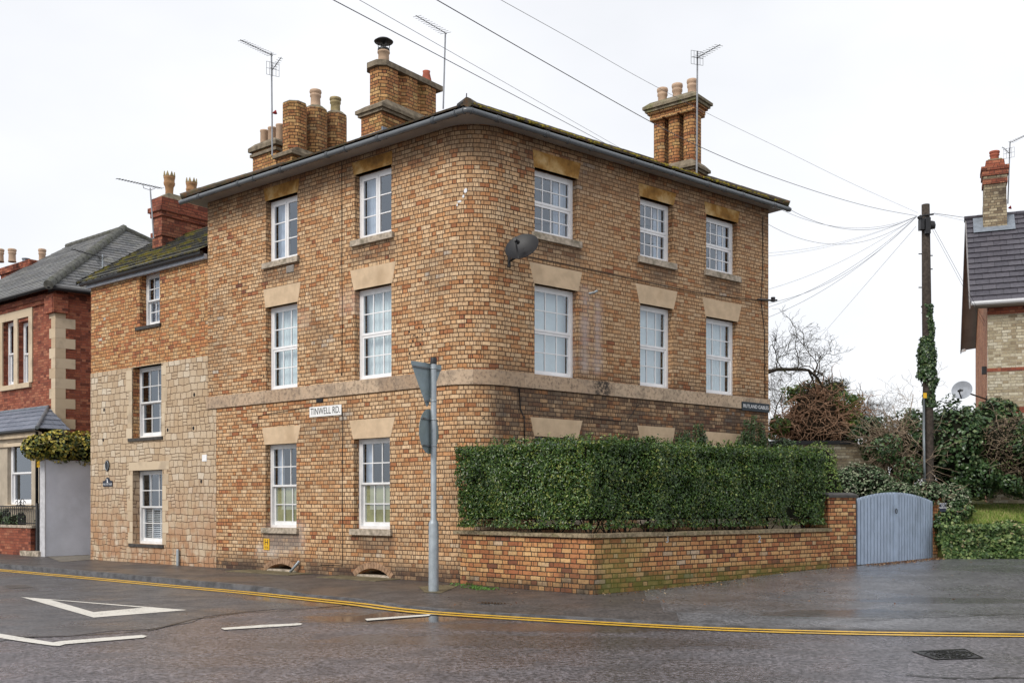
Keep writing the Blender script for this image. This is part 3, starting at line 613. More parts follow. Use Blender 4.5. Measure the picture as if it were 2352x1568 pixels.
# ---- chimneys of the corner house; all stand square to side A. x runs along A (to the left), y outward
def chimframe(u, Y):
    p = at(u, HZ, Y); return Frame(p, dA, nA)
# C2: the long ribbed stack with the cowled pot
CH = chimframe(878, 20.4); t0z = lambda v, Y: ZC-(v-HZ)/F*Y
zA = t0z(248, 20.4); zB = t0z(228, 20.3); zT = t0z(153, 20.6)
mb = MB(); L = 1.85; mb.prism(rectp(CH, 0, .62, -L, 0), 7.6, zA)
ch = obj('chimney', mb, M['brickch'], house)
mb = MB(); mb.prism(rectp(CH, -.09, .71, -L-.09, .09), zA, zA+.07); mb.prism(rectp(CH, -.05, .67, -L-.05, .05), zA-.06, zA); mb.prism(rectp(CH, -.09, .71, -L-.09, .09), zA+.07, zA+.21, .80); obj('chimney_moulding', mb, M['capstone'], ch)
mb = MB(); wS = .50; seg = (L-.12)/3
for i in range(3): mb.prism(octo(CH, .31, -.06-seg*(i+.5), wS, .25, seg-.02), zA+.12, zT)
mb.prism(rectp(CH, .31-.16, .31+.16, -L+.15, -.15), zA+.1, zT-.02); obj('chimney_shaft', mb, M['brickch'], ch)
mb = MB()
c0 = [(CH.P(.31+a, b, 0)) for a, b in ((-.29, -L+.02), (.29, -L+.02), (.29, -.14), (.14, .0), (-.14, .0), (-.29, -.14))]
mb.prism(c0, zT, zT+.11); obj('chimney_cap', mb, M['capstone'], ch)
p = CH.P(.31, -.34, zT+.11); pt = pot(ch, p, .36, 1.0, prof=[(.10, 0), (.125, 0), (.115, .2), (.112, .36), (.13, .38), (.13, .42), (.11, .44), (.11, .5), (.09, .5), (.08, .1)])
mb = MB(); mb.lathe(p+Vector((0, 0, .36)), [(.125, -.035), (.125, .0), (.05, .0)], 16)
for k2 in range(4):
    a = k2*math.pi/2+.5; mb.tube([p+Vector((.11*math.cos(a), .11*math.sin(a), .34)), p+Vector((.14*math.cos(a), .14*math.sin(a), .50))], .008, 5)
mb.lathe(p+Vector((0, 0, .50)), [(.001, -.05), (.02, -.04), (.03, -.01), (.19, 0), (.20, .012), (.14, .055), (.001, .085)], 20); obj('chimney_cowl', mb, M['black'], ch)
pot(ch, CH.P(.31, -.80, zT+.10), .10, .8, 'lead'); pot(ch, CH.P(.31, -1.2, zT+.10), .10, .8, 'lead')
pot(ch, CH.P(.31, -1.62, zT+.10), .34, 1.0, 'redclay', prof=[(.14, 0), (.12, .1), (.075, .3), (.085, .34), (.06, .34), (.05, .1)])
mb = MB(); mb.box(CH, -.02, .64, .001, .02, 8.45, zA-.45); mb.box(CH, -.03, -.001, -1.2, .02, 8.5, zA-.38); obj('flashing', mb, M['lead'], ch)
# C1: three octagonal shafts on one base, in front of a long stack with three pots
Yc = 22.0; CF = chimframe(671, Yc); zb = t0z(352, Yc)
mb = MB(); mb.prism(rectp(CF, 0, .50, -1.75, 0), 7.6, zb); ch = obj('chimney', mb, M['brickch'], house)
mb = MB(); mb.prism(rectp(CF, -.08, .58, -1.83, .08), zb-.02, zb+.05); mb.prism(rectp(CF, -.08, .58, -1.83, .08), zb+.05, zb+.17, .80); obj('chimney_moulding', mb, M['capstone'], ch)
for i, (u, v, pm) in enumerate(((674.5, 240, None), (720.5, 252, 'clay'), (762, 264, 'oldclay'))):
    y = -.28-.59*i; zt = t0z(v, Yc+.3+.45*i); mb = MB(); pl_ = octo(CF, .25, y, .50, .28)
    mb.prism(pl_, zb+.1, zt if not pm else zt); sh = obj('chimney_shaft', mb, M['brickch'], ch)
    if pm:
        mb = MB(); mb.prism(pl_, zt, zt+.09, .62); obj('mortar_cap', mb, M['flaunch'], ch)
        pot(ch, CF.P(.25, y, zt+.05), .42 if i == 1 else .38, 1.1, pm)
    else:
        mb = MB(); mb.prism(pl_, zt, zt+.03, .95); obj('mortar_cap', mb, M['flaunch'], ch)
Yd = 23.2; CG = chimframe(634, Yd); zt = t0z(333, Yd)
mb = MB(); mb.prism(rectp(CG, 0, .86, -.5, 0), 7.6, zt); ch = obj('chimney', mb, M['brickch'], house)
mb = MB(); mb.prism(rectp(CG, -.05, .91, -.55, .05), zt-.12, zt-.05); mb.prism(rectp(CG, -.08, .94, -.58, .08), zt, zt+.09); mb.prism(rectp(CG, -.08, .94, -.58, .08), zt+.09, zt+.19, .72); obj('chimney_moulding', mb, M['capstone'], ch)
for i in range(3): pot(ch, CG.P(.16+.29*i, -.25, zt+.15), .42, 1.0, 'clay', prof=[(.10, 0), (.105, .02), (.10, .38), (.11, .39), (.108, .42), (.085, .42), (.08, .1)])
# C3: three separate shafts tied by a heavy mossy cap
Ye = 21.6; CK = chimframe(1592, Ye); zb = t0z(384, Ye); zt = t0z(247, Ye); zc = t0z(224, Ye)
mb = MB(); mb.prism(rectp(CK, 0, 1.05, -.52, 0), 7.6, zb); ch = obj('chimney', mb, M['brickch'], house)
mb = MB(); mb.prism(rectp(CK, -.10, 1.15, -.62, .10), zb, zb+.06); mb.prism(rectp(CK, -.10, 1.15, -.62, .10), zb+.06, zb+.18, .82); mb.prism(rectp(CK, -.05, 1.1, -.57, .05), zb-.05, zb); obj('chimney_moulding', mb, M['capstone'], ch)
for i in range(3):
    mb = MB(); mb.prism(octo(CK, .16+.37*i, -.26, .27, .2, .40), zb+.08, zt+.05); obj('chimney_shaft', mb, M['brickch'], ch)
mb = MB(); mb.prism(rectp(CK, -.02, 1.07, -.52, .0), zt-.02, zt+.08)
for i in range(3): mb.prism(rectp(CK, .16+.37*i-.155, .16+.37*i+.155, -.54, .02), zt-.06, zt-.021)
mb.prism(rectp(CK, -.06, 1.11, -.56, .04), zt+.08, zt+.13); obj('chimney_neck', mb, M['brickch'], ch)
mb = MB(); mb.prism(rectp(CK, -.10, 1.15, -.60, .08), zt+.13, zt+.19); mb.prism(rectp(CK, -.14, 1.19, -.64, .12), zt+.19, zt+.25); mb.prism(rectp(CK, -.14, 1.19, -.64, .12), zt+.25, zt+.34, .78); obj('chimney_cap', mb, M['flaunch'], ch)
for i in range(3): pot(ch, CK.P(.16+.37*i, -.26, zt+.26), .46, 1.0, 'clay')
# small fixtures of the facade
mb = MB(); s = A.s(734, .01); z = A.z(734, 919); mb.box(A, s-.10, s+.10, .0, .012, z-.04, z+.035)
for j in range(4): mb.box(A, s-.09, s+.09, .012, .020, z-.035+.018*j, z-.027+.018*j)
obj('air_vent', mb, M['black'], house)
mb = MB(); s = A.s(666, .01); z = A.z(666, 618); mb.box(A, s-.11, s+.11, .0, .012, z-.07, z+.07)
for j in range(6): mb.box(A, s-.10, s+.10, .012, .022, z-.06+.021*j, z-.05+.021*j)
obj('air_vent', mb, plain('clay_vent', (.36, .33, .30), .8), house)
def run(fr, pts, r, d, name, parent, mat, n=5):
    mb = MB(); mb.tube([fr.P(fr.s(u, d), d, fr.z(u, v, d)) for u, v in pts], r, n); return obj(name, mb, mat, parent)
run(A, [(785, 372), (785, 620), (786, 700), (785, 862)], .006, .010, 'cable_run', house, M['cable'])
run(A, [(785, 935), (787, 960), (786, 1100), (787, 1240), (786, 1298), (735, 1296)], .006, .010, 'cable_run', house, M['cable'])
run(A, [(783, 930), (700, 936), (610, 951), (594, 955), (591, 985)], .005, .01, 'cable_run', house, M['cable'])
run(B, [(1205, 590), (1225, 593), (1330, 614), (1450, 640), (1600, 672), (1740, 690)], .007, .012, 'cable_run', house, M['cable'])
run(B, [(1752, 498), (1752, 620), (1748, 690), (1756, 760), (1757, 915)], .008, .012, 'cable_run', house, M['cable'])
run(B, [(1192, 892), (1196, 940), (1204, 960), (1205, 1020)], .010, .014, 'cable_run', house, M['cable'])
run(B, [(1320, 955), (1440, 968), (1465, 930), (1478, 925)], .006, .012, 'cable_run', house, M['cable'])
mb = MB(); p0 = A.P(A.s(684, .05), .03, A.z(684, 1289)); mb.tube([p0, p0+Vector((0, -.05, -.02)), A.P(A.s(676), .10, A.z(676, 1312))], .028, 8); obj('overflow_pipe', mb, M['metal'], house)
mb = MB(); p0 = B.P(B.s(1354), .0, B.z(1354, 674)); q0 = p0+Vector((*nB, 0))*.14; mb.tube([p0, q0, q0+Vector((.05, -.02, .03))], .022, 8); obj('overflow_pipe', mb, M['metal'], house)
mb = MB(); pb = C0+dB*(SB1+.06)-nB*.12; mb.tube([(pb.x, pb.y, 7.7), (pb.x+.02, pb.y, 7.5), (pb.x+.03, pb.y, 5.55)], .035, 8); obj('drainpipe', mb, plain('pale_pipe', (.45, .5, .54), .5), house)
# finial-like dark ridge end at the corner and the dark damp course
mb = MB(); q = q3(e0, z0r+.05); mb.tube([q+Vector((-.16, .16, -.03)), q+Vector((-.02, .05, .03)), q+Vector((.06, .06, .0))], [.05, .05, .03], 6); mb.tube([q+Vector((-.03, .06, .0)), q+Vector((-.02, .06, .15))], [.012, .009], 5); obj('hip_iron', mb, M['black'], house)
M['tar'] = plain('tarred_plinth', (.08, .06, .05), .8, .2, var=.4, scale=9, bump=.004, dirt=((.4, .36, .33), .6))
holes = [(940, 762), (951, 770), (962, 752), (948, 783), (958, 774), (970, 768), (944, 795), (966, 790), (975, 757), (953, 741), (940, 812), (963, 816), (600, 862), (606, 864), (1110, 960), (603, 925)]
for (u, v) in holes:
    mb = MB(); c = A.P(A.s(u, .004), .004, A.z(u, v)); mb.slab([c+Vector((*dA, 0))*.017*math.cos(a)+Vector((0, 0, .017*math.sin(a))) for a in [2*math.pi*i/10 for i in range(10)]], Vector((*nA, 0))*.002); obj('drill_hole', mb, M['dark'], house)
for (u, v, w, h) in ((1069, 438, .03, .045), (1064, 451, .02, .03), (1055, 463, .04, .022), (1050, 471, .012, .025)):
    t_ = (u-CX)/F; pth = house_path(.006)
    for p_, q_ in zip(pth[:-1], pth[1:]):
        if (p_[0]-t_*p_[1])*(q_[0]-t_*q_[1]) <= 0: break
    cy = (p_[1]+q_[1])/2; c = Vector((t_*cy, cy, ZC-(v-HZ)/F*cy)); d_ = (Vector(q_[:2])-Vector(p_[:2])).normalized(); mb = MB()
    mb.slab([c+Vector((*d_, 0))*x*w+Vector((0, 0, z*h)) for x, z in ((-1, -.4), (-.2, -1), (.9, -.5), (1, .6), (.2, 1), (-.7, .5))], Vector((*perp_out(d_), 0))*.003); obj('plaster_remnant', mb, M['white2'], house)
# ================================================================ GROUND, ROADS, MARKINGS
def asphalt(name, c0, c1, grain=95, tint=(.10, .075, .075), wet=(), rough=(.22, .5), bumpd=.004, damp=.5, sp=.5):
    k = NT(name); p = k.pos(); xy = k.sep(p)
    g1 = k.noise(p, grain, 6, .85); g2 = k.noise(p, grain*1.7, 2); big = k.noise(p, .45, 6, .6); mid = k.noise(p, 2.2, 5, .6)
    c = k.mix(k.mr(g1, .43, .58), c0, c1); c = k.mix(k.mr(g2, .56, .70, 0, .8), c, tint)
    c = k.mix(k.mr(mid, .42, .62, 0, .35), c, tuple(x*.45 for x in c0))
    dm = k.mr(big, .42, .60); r = k.m('ADD', rough[0], k.m('MULTIPLY', k.mr(k.m('ADD', k.m('MULTIPLY', big, .7), k.m('MULTIPLY', mid, .3)), .40, .60), rough[1]-rough[0]))
    m = None
    for (x, y, rx, ry, ang, amt) in wet:                  # standing water: ellipses with ragged edges
        ca, sa = math.cos(ang), math.sin(ang); dx = k.m('SUBTRACT', xy[0], x); dy = k.m('SUBTRACT', xy[1], y)
        a = k.m('DIVIDE', k.m('ADD', k.m('MULTIPLY', dx, ca), k.m('MULTIPLY', dy, sa)), rx); b = k.m('DIVIDE', k.m('SUBTRACT', k.m('MULTIPLY', dy, ca), k.m('MULTIPLY', dx, sa)), ry)
        d = k.m('ADD', k.m('SQRT', k.m('ADD', k.m('MULTIPLY', a, a), k.m('MULTIPLY', b, b))), k.m('MULTIPLY', k.m('SUBTRACT', mid, .5), 1.2))
        w = k.mr(d, .65, 1.1, amt, 0); m = w if m is None else k.m('MAXIMUM', m, w)
    h = k.m('ADD', g1, k.m('MULTIPLY', g2, .8))
    if m is not None:
        c = k.mix(k.m('MULTIPLY', m, .65), c, (.018, .014, .011)); r = k.m('ADD', k.m('MULTIPLY', r, k.m('SUBTRACT', 1.0, m)), k.m('MULTIPLY', m, .03)); h = k.m('MULTIPLY', h, k.m('SUBTRACT', 1.0, m))
    k.fin(c, r, k.bump(h, bumpd), sp); return k.mat
pu = gnd(985, 1412); pu2 = gnd(700, 1385); pu3 = gnd(1250, 1440)
M['road'] = asphalt('wet_chipped_asphalt', (.028, .027, .031), (.205, .19, .21), 17, (.36, .32, .34),
    wet=((pu.x, pu.y-.1, 1.8, .85, .25, .97), (pu2.x, pu2.y, 1.5, .45, -.7, .85), (pu3.x, pu3.y, 1.9, .45, -.15, .7), (pu3.x-.3, pu3.y-1.2, 2.6, .6, -.1, .45)), rough=(.16, .40), bumpd=.007, sp=.6)
M['side'] = asphalt('dark_side_road_asphalt', (.030, .031, .035), (.15, .15, .16), 24, (.20, .20, .21), wet=((pu2.x, pu2.y+.3, 1.9, .5, -.7, .9),), rough=(.25, .5), bumpd=.0035)
M['pave'] = asphalt('pavement_tarmac', (.030, .027, .026), (.12, .105, .10), 26, (.20, .16, .14), rough=(.34, .55), bumpd=.0035)
k_ = gnd(1870, 1395, .1)
M['yard'] = asphalt('wet_forecourt_tarmac', (.055, .055, .06), (.20, .20, .215), 22, (.28, .28, .29), wet=((k_.x+.3, k_.y-.5, 1.3, .5, .1, .45), (k_.x+2.2, k_.y+1.2, 1.5, .5, .0, .35)), rough=(.20, .36), bumpd=.003)
M['earth'] = plain('bare_earth', (.07, .05, .03), .95, .1, var=.3, bump=.01)
mb = MB(); mb.poly([(-400, -60, -.30), (400, -60, -.30), (400, 900, -.30), (-400, 900, -.30)]); struct('ground', mb, M['earth'])
mb = MB(); N = 12
mb.poly([(-70, -6, 0), (60, -6, 0), (60, 34, 0), (-70, 34, 0)]); struct('road', mb, M['road'])
KP = [(-900, 1262), (-400, 1283), (-100, 1297), (0, 1303), (150, 1316.5), (270, 1327), (400, 1340), (540, 1353), (640, 1362), (690, 1367), (760, 1373), (830, 1380), (900, 1390), (1000, 1401), (1150, 1412), (1300, 1420), (1500, 1431), (1700, 1441), (2000, 1449), (2352, 1453), (2700, 1456), (3300, 1460), (4500, 1466)]
def smooth_path(px, n=8):                                # Catmull-Rom through ground points
    P = [gnd(u, v) if len((u, v)) == 2 else None for u, v in px]; out = []
    for i in range(len(P)-1):
        p0, p1, p2, p3 = P[max(i-1, 0)], P[i], P[i+1], P[min(i+2, len(P)-1)]
        for j in range(n):
            t = j/n; out.append(.5*((2*p1)+(p2-p0)*t+(2*p0-5*p1+4*p2-p3)*t*t+(3*p1-p0-3*p2+p3)*t**3))
    return out+[P[-1]]
KL = smooth_path(KP, 6)
def sst(x): x = max(0, min(1, x)); return x*x*(3-2*x)
kerb_end = gnd(690, 1367).x
def hgt(x, y, ex):                                       # pavement level; the kerb drops to the right of the corner
    return .08+.155*sst((x-1.3)/4.5)*sst((y-14.2)/4.5)
def edge_z(x): return .085-.065*sst((x-kerb_end+.9)/1.1)
mb = MB(); rows = [0, .12, .35, .8, 1.4, 2.2, 3.2, 4.4, 6, 8, 11, 16, 24, 40]; grid = []
for p in KL:
    line = []; d = Vector((.10, 1, 0)).normalized()
    for j, r in enumerate(rows):
        q = p+d*r; z = edge_z(p.x)+(hgt(q.x, q.y, p.x)-edge_z(p.x))*sst((r-.12)/1.0); line.append(Vector((q.x, q.y, z)))
    grid.append(line)
pv, yd = MB(), MB()
for i in range(len(grid)-1):
    for j in range(1, len(rows)-1):
        a, b, c, d = grid[i][j], grid[i+1][j], grid[i+1][j+1], grid[i][j+1]
        (yd if a.x > 1.9 else pv).poly([a, b, c, d], sm=True)
struct('pavement', pv, M['pave']); struct('forecourt', yd, M['yard'])
# kerb stones: raised on the left, flush across the forecourt
M['kerb'] = plain('granite_kerb', (.10, .10, .105), .55, .4, var=.4, scale=6, bump=.004)
mb = MB(); acc = 0
for i in range(len(grid)-1):
    a, b = grid[i][0], grid[i+1][0]; c, d = grid[i+1][1], grid[i][1]; z0 = -.05
    acc += (b-a).length; zz = .003 if int(acc/.9) % 2 else .0
    up = Vector((0, 0, zz+.002)); mb.poly([a+up, b+up, c+up, d+up]); mb.poly([(a.x, a.y, z0), (b.x, b.y, z0), b+up, a+up])
struct('kerb', mb, M['kerb'])
# side-road surfacing laid over the main road
def sheet(name, px, z, mat, kind='structure'):
    mb = MB(); mb.poly([tuple(gnd(u, v, z)) for u, v in px]); return obj(name, mb, mat, None, kind=kind)
sr = [(-1500, 1500), (-400, 1490), (-60, 1480), (60, 1462), (170, 1458), (250, 1448), (340, 1444), (440, 1428), (470, 1415), (560, 1404), (640, 1397), (700, 1397), (760, 1392), (850, 1384)]
kpx = [(830, 1380.5), (760, 1373.5), (690, 1367.5), (640, 1362.5), (540, 1353.5), (400, 1340.5), (270, 1327.5), (150, 1317), (0, 1303.5), (-100, 1297.5), (-400, 1283.5), (-900, 1262.5)]
sheet('side_road', sr+kpx, .004, M['side'])
# markings
def paint(name, c, wear=.5, s=30, extra=None):
    k = NT(name); p = k.pos(); n = k.noise(p, s, 5, .7); n2 = k.noise(p, 3, 4)
    col = k.mix(k.mr(k.m('ADD', k.m('MULTIPLY', n, .7), k.m('MULTIPLY', n2, .3)), .50, .66, 0, wear), c, (.06, .05, .04)); return k.fin(col, .4, k.bump(n, .002), .4)
M['wpaint'] = paint('white_road_paint', (.70, .68, .62), .6); M['ypaint'] = paint('yellow_road_paint', (.74, .44, .04), .55, 22)
for nm, px in (('dash', [(507, 1441), (515, 1445), (690, 1434.5), (695, 1431), (688, 1430), (600, 1434)]), ('dash', [(838, 1420), (843, 1424), (985, 1413), (990, 1410), (983, 1409.5)])):
    sheet('white_dash_marking', px, .009, M['wpaint'])
sheet('white_edge_marking', [(-300, 1418), (-300, 1425), (0, 1464), (60, 1473), (118, 1481), (136, 1482), (150, 1478), (330, 1463), (338, 1459), (325, 1457), (240, 1463), (140, 1471), (122, 1474), (60, 1464), (0, 1454)], .009, M['wpaint'])
mb = MB(); T0 = [(47.5, 1369.8), (431, 1399.8), (215, 1417)]; T1 = [(117, 1376.5), (330, 1394.3), (215, 1404.5)]
for i in range(3):
    j = (i+1) % 3; mb.poly([tuple(gnd(*T0[i], .009)), tuple(gnd(*T0[j], .009)), tuple(gnd(*T1[j], .009)), tuple(gnd(*T1[i], .009))])
struct('give_way_marking', mb, M['wpaint'])
YP = [(-400, 1287), (-100, 1302), (0, 1309.5), (150, 1323), (270, 1334), (400, 1346.5), (540, 1359), (640, 1369), (740, 1379.5), (830, 1389), (900, 1398.5), (1000, 1408), (1150, 1418), (1300, 1427), (1500, 1438), (1700, 1447), (2000, 1455), (2352, 1459.5), (2700, 1462), (3300, 1466)]
YL = smooth_path(YP, 8)
for offs in (.105, -.105):
    mb = MB(); pr = None
    for i, p in enumerate(YL):
        t = (YL[min(i+1, len(YL)-1)]-YL[max(i-1, 0)]).normalized(); n = Vector((-t.y, t.x, 0)); w = .052+.006*math.sin(i*1.7)
        cur = (p+n*(offs-w)+Vector((0, 0, .010)), p+n*(offs+w)+Vector((0, 0, .010)))
        if pr: mb.poly([pr[0], cur[0], cur[1], pr[1]])
        pr = cur
    struct('yellow_line_marking', mb, M['ypaint'])
# paving slabs in front of the cellar openings, at the foot of the sign pole and in the passage
M['slab'] = plain('mossy_paving_slab', (.13, .11, .065), .6, .35, var=.3, scale=5, bump=.004)
for u0, u1, lab_ in ((560, 745, 'left'), (770, 945, 'right')):
    s0, s1 = rng_s(A, u0+15, u1-25); mb = MB(); mb.box(A, s0, s1, .001, .62, .02, .092); struct('paving_slab', mb, M['slab'])
sheet('concrete_patch', [(960, 1346), (1020, 1342), (1052, 1345), (1010, 1362), (975, 1359)], .086, M['slab'])
sheet('passage_floor', [(105, 1276), (200, 1266), (215, 1284), (140, 1290)], .086, plain('passage_concrete', (.17, .15, .12), .5, .4, var=.3, scale=3))
M['seam'] = plain('old_tar_seam', (.02, .018, .017), .35, .5)
M['patch'] = asphalt('reinstated_tarmac_patch', (.026, .024, .024), (.10, .093, .09), 30, (.15, .13, .12), rough=(.34, .5), bumpd=.003)
def ribbon(name, px, w, z, mat):
    mb = MB(); pts = [gnd(u, v, z) for u, v in px]; fine = []
    for a, b in zip(pts[:-1], pts[1:]):
        for j in range(8): fine.append(a.lerp(b, j/8)+Vector((rng.uniform(-.02, .02), rng.uniform(-.03, .03), 0)))
    fine.append(pts[-1]); pr = None
    for i, p in enumerate(fine):
        t = (fine[min(i+1, len(fine)-1)]-fine[max(i-1, 0)]).normalized(); n = Vector((-t.y, t.x, 0))*w*rng.uniform(.5, 1.4); q = Vector((0, 0, (hgt(p.x, p.y, 0)-.08) if z > .05 else 0)); cur = (p-n+q, p+n+q)
        if pr: mb.poly([pr[0], cur[0], cur[1], pr[1]])
        pr = cur
    return struct(name, mb, mat)
ribbon('tar_seam', [(1960, 1416), (2150, 1413), (2352, 1407), (2600, 1402)], .018, .088, M['seam'])
ribbon('tar_seam', [(2085, 1548), (2200, 1556), (2352, 1554), (2500, 1560)], .022, .008, M['seam'])
ribbon('tar_seam', [(-40, 1462), (170, 1459), (340, 1446), (450, 1420), (560, 1405), (700, 1398)], .02, .008, M['seam'])
sheet('tarmac_patch', [(10, 1343), (60, 1341), (75, 1348), (20, 1351)], .008, M['patch'])
def pav_z(x, y):
    best = min(KL, key=lambda p: abs(p.x+.1*(y-p.y)-x)); r = y-best.y
    return edge_z(best.x)+(hgt(x, y, 0)-edge_z(best.x))*sst((r-.12)/1.0)
def cover(u, v, z, r, label, mat, drain=False):
    p = gnd(u, v, z); p = gnd(u, v, pav_z(p.x, p.y)+.003); t = thing('manhole_cover', label, 'manhole cover', p); mb = MB(); mb.lathe(p, [(.001, .004), (r*.86, .004), (r*.87, .001), (r*.9, .001), (r*.91, .006), (r, .006), (r+.005, -.01)], 32, sm=False)
    obj('lid', mb, mat, t); mb = MB()
    for i in range(-5, 6):
        for j in range(-5, 6):
            x, y = i*r*.15, j*r*.15
            if x*x+y*y < (r*.82)**2: f = Frame(p+Vector((x, y, 0)), (1, .6), (.6, -1)); mb.box(f, -r*.045, r*.045, -r*.045, r*.045, p.z+.003, p.z+.009)
    props(obj('tread_stud', mb, mat, t), kind='stuff'); return t
M['iron'] = plain('wet_cast_iron', (.035, .034, .034), .25, .6, .6, var=.3, scale=12)
cover(1145, 1469-86, .088, .30, 'round iron manhole cover in the pavement near the road sign', M['iron'])
p = gnd(2230, 1504, .004); t = thing('drain_cover', 'wet square iron cover with curved ribs in the road at the lower right', 'drain cover', p)
c4 = [gnd(2094, 1495, .004), gnd(2215, 1489.5, .004), gnd(2259, 1510.5, .004), gnd(2150, 1514, .004)]; mb = MB()
for i in range(4):
    a, b = c4[i], c4[(i+1) % 4]; cc = p; mb.slab([a, b, b.lerp(p, .12), a.lerp(p, .12)], (0, 0, .006))
obj('frame', mb, M['iron'], t); mb = MB(); mb.poly([c.lerp(p, .11)+Vector((0, 0, .001)) for c in c4]); obj('lid', mb, M['black'], t); mb = MB()
ctr = sum(c4, Vector())/4
for j in range(1, 5):
    for i in range(22):
        a0, a1 = 2*math.pi*i/22, 2*math.pi*(i+.7)/22; f = lambda a, r: ctr+((c4[1]-c4[0])*.5*math.cos(a)+(c4[3]-c4[0])*.5*math.sin(a))*r+Vector((0, 0, .002))
        mb.slab([f(a0, j*.2-.04), f(a1, j*.2-.04), f(a1, j*.2+.04), f(a0, j*.2+.04)], (0, 0, .006))
props(obj('rib', mb, M['iron'], t), kind='stuff')

# ================================================================ GARDEN WALL, GATE, PILLARS, ROAD SIGN
G0 = gnd(1360, 1365, .08); GS = gnd(1072, 1341, .08)
g1 = (Vector(G0[:2])-Vector(GS[:2])); W1 = Frame(GS, g1, perp_out(g1)); W2 = Frame(G0, dB, nB); L1 = g1.length; ZW = .93
S2 = W2.s(1906)
gw = thing('garden_wall', 'low brick garden wall with stone coping under the clipped hedge', 'wall', (G0.x, G0.y, .08))
mb = MB()
def bx_uv(mb, fr, x0, x1, y0, y1, z0, z1, uo): mb.box(fr, x0, x1, y0, y1, z0, z1, uo)
bx_uv(mb, W1, -.16, L1-.05, -.22, 0, -.1, ZW, 0)
a = W1.P(L1-.05, 0, 0); b = W2.P(.05, 0, 0); a2 = W1.P(L1-.05, -.22, 0); b2 = W2.P(.05, -.22, 0)
mb.poly([(a.x, a.y, -.1), (b.x, b.y, -.1), (b.x, b.y, ZW), (a.x, a.y, ZW)], [(L1-.05, -.1), (L1+.05, -.1), (L1+.05, ZW), (L1-.05, ZW)])
bx_uv(mb, W2, .05, S2, -.22, 0, -.1, ZW, L1)
obj('wall', mb, M['brickgard'], gw)
M['coping'] = plain('lichened_coping', (.25, .20, .13), .9, .2, var=.4, scale=18, bump=.008, dirt=((.12, .12, .04), .6))
def coping(fr, s0, s1, n, parent, z):
    mb = MB()
    for i in range(n):
        a, b = s0+(s1-s0)*i/n+.003, s0+(s1-s0)*(i+1)/n-.003; mb.slab([fr.P(a, .05, z), fr.P(b, .05, z), fr.P(b, -.26, z), fr.P(a, -.26, z)], (0, 0, .058+.004*math.sin(i*2.3)))
    return obj('coping', mb, M['coping'], parent)
coping(W1, -.30, L1+.02, 4, gw, ZW+.001); coping(W2, .02, S2, 9, gw, ZW+.0015)
M['number'] = plain('pale_number', (.5, .52, .52), .5)
for (ch_, u, lb) in (('3', 1532, 'metal house number 3 fixed on the garden wall'), ('2', 1744, 'metal house number 2 fixed on the garden wall near its right end')):
    s = W2.s(u); p = W2.P(s, .004, W2.z(u, 1238)); me = text_mesh('house_number', ch_, .17, M['number'], facing(p, (*dB, 0), (*nB, 0)), .004); single('house_number', me, None, lb, 'house number') if False else props(obj('house_number', me, None), lb, 'house number')
def pillar(u0, u1, Y0_, Y1_, zt, label, group=None, cap=True):
    a = at(u0, HZ, Y0_); b = at(u1, HZ, Y1_); d = b-a; fr = Frame(a, d, perp_out(d)); w = Vector(d[:2]).length
    t = thing('brick_pillar', label, 'gate pillar', (a.x, a.y, .1), group); mb = MB(); mb.box(fr, 0, w, -w, 0, -.05, zt); obj('shaft', mb, M['brickgard'], t)
    if cap:
        mb = MB(); mb.prism(rectp(fr, -.035, w+.035, -w-.035, .035), zt, zt+.05); mb.prism(rectp(fr, -.035, w+.035, -w-.035, .035), zt+.05, zt+.10, .78); obj('cap', mb, plain('dark_cap_slab', (.06, .055, .05), .6, .35, var=.3), t)
    return fr, w
P1, w1 = pillar(1903, 1966, 19.35, 19.70, 1.57, 'brick gate pillar with a dark stone cap left of the blue gate')
P2, w2 = pillar(2146, 2178, 23.0, 23.1, 1.60, 'brick gate pillar overgrown with ivy right of the blue gate', cap=False)
# blue gate
ga = at(1969, HZ, 19.85); gb = at(2143, HZ, 22.9); GD = Frame(ga, gb-ga, perp_out(gb-ga)); GL = (Vector(gb[:2])-Vector(ga[:2])).length
gate = thing('gate', 'pale blue boarded double gate with an arched top', 'gate', (ga.x, ga.y, .2))
M['blue'] = plain('pale_blue_paint', (.40, .485, .61), .55, .35, var=.09, scale=4, dirt=((.14, .17, .2), .3))
M['gap'] = plain('gate_shadow_gap', (.05, .065, .09), .8)  # dark sheet behind the slats, painting the shade in the gaps
zb0, zb1 = .245, .215
def gtop(x):
    t = x/GL; return 1.545*(1-t)+1.515*t+.165*(1-(2*t-.98)**2)
for (a0, b0) in ((0, .48), (.48, 1.0)):
    mb = MB(); n = 12 if a0 == 0 else 14
    for i in range(n):
        x0 = GL*(a0+(b0-a0)*i/n)+.022; x1 = GL*(a0+(b0-a0)*(i+1)/n)-.022; zz = zb0+(zb1-zb0)*x0/GL+rng.uniform(.0, .012)
        mb.slab([GD.P(x0, -.0, zz), GD.P(x1, 0, zz), GD.P(x1, 0, gtop(x1)), GD.P(x0, 0, gtop(x0))], -Vector((*GD.n, 0))*.02)
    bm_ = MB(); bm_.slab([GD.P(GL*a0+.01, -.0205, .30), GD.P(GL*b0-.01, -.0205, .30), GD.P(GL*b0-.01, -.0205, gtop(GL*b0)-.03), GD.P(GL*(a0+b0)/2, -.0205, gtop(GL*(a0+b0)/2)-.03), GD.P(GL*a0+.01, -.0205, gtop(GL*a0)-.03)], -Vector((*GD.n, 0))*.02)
    lf = obj('gate_leaf', mb, M['blue'], gate); obj('gap_shade_backing', bm_, M['gap'], lf)
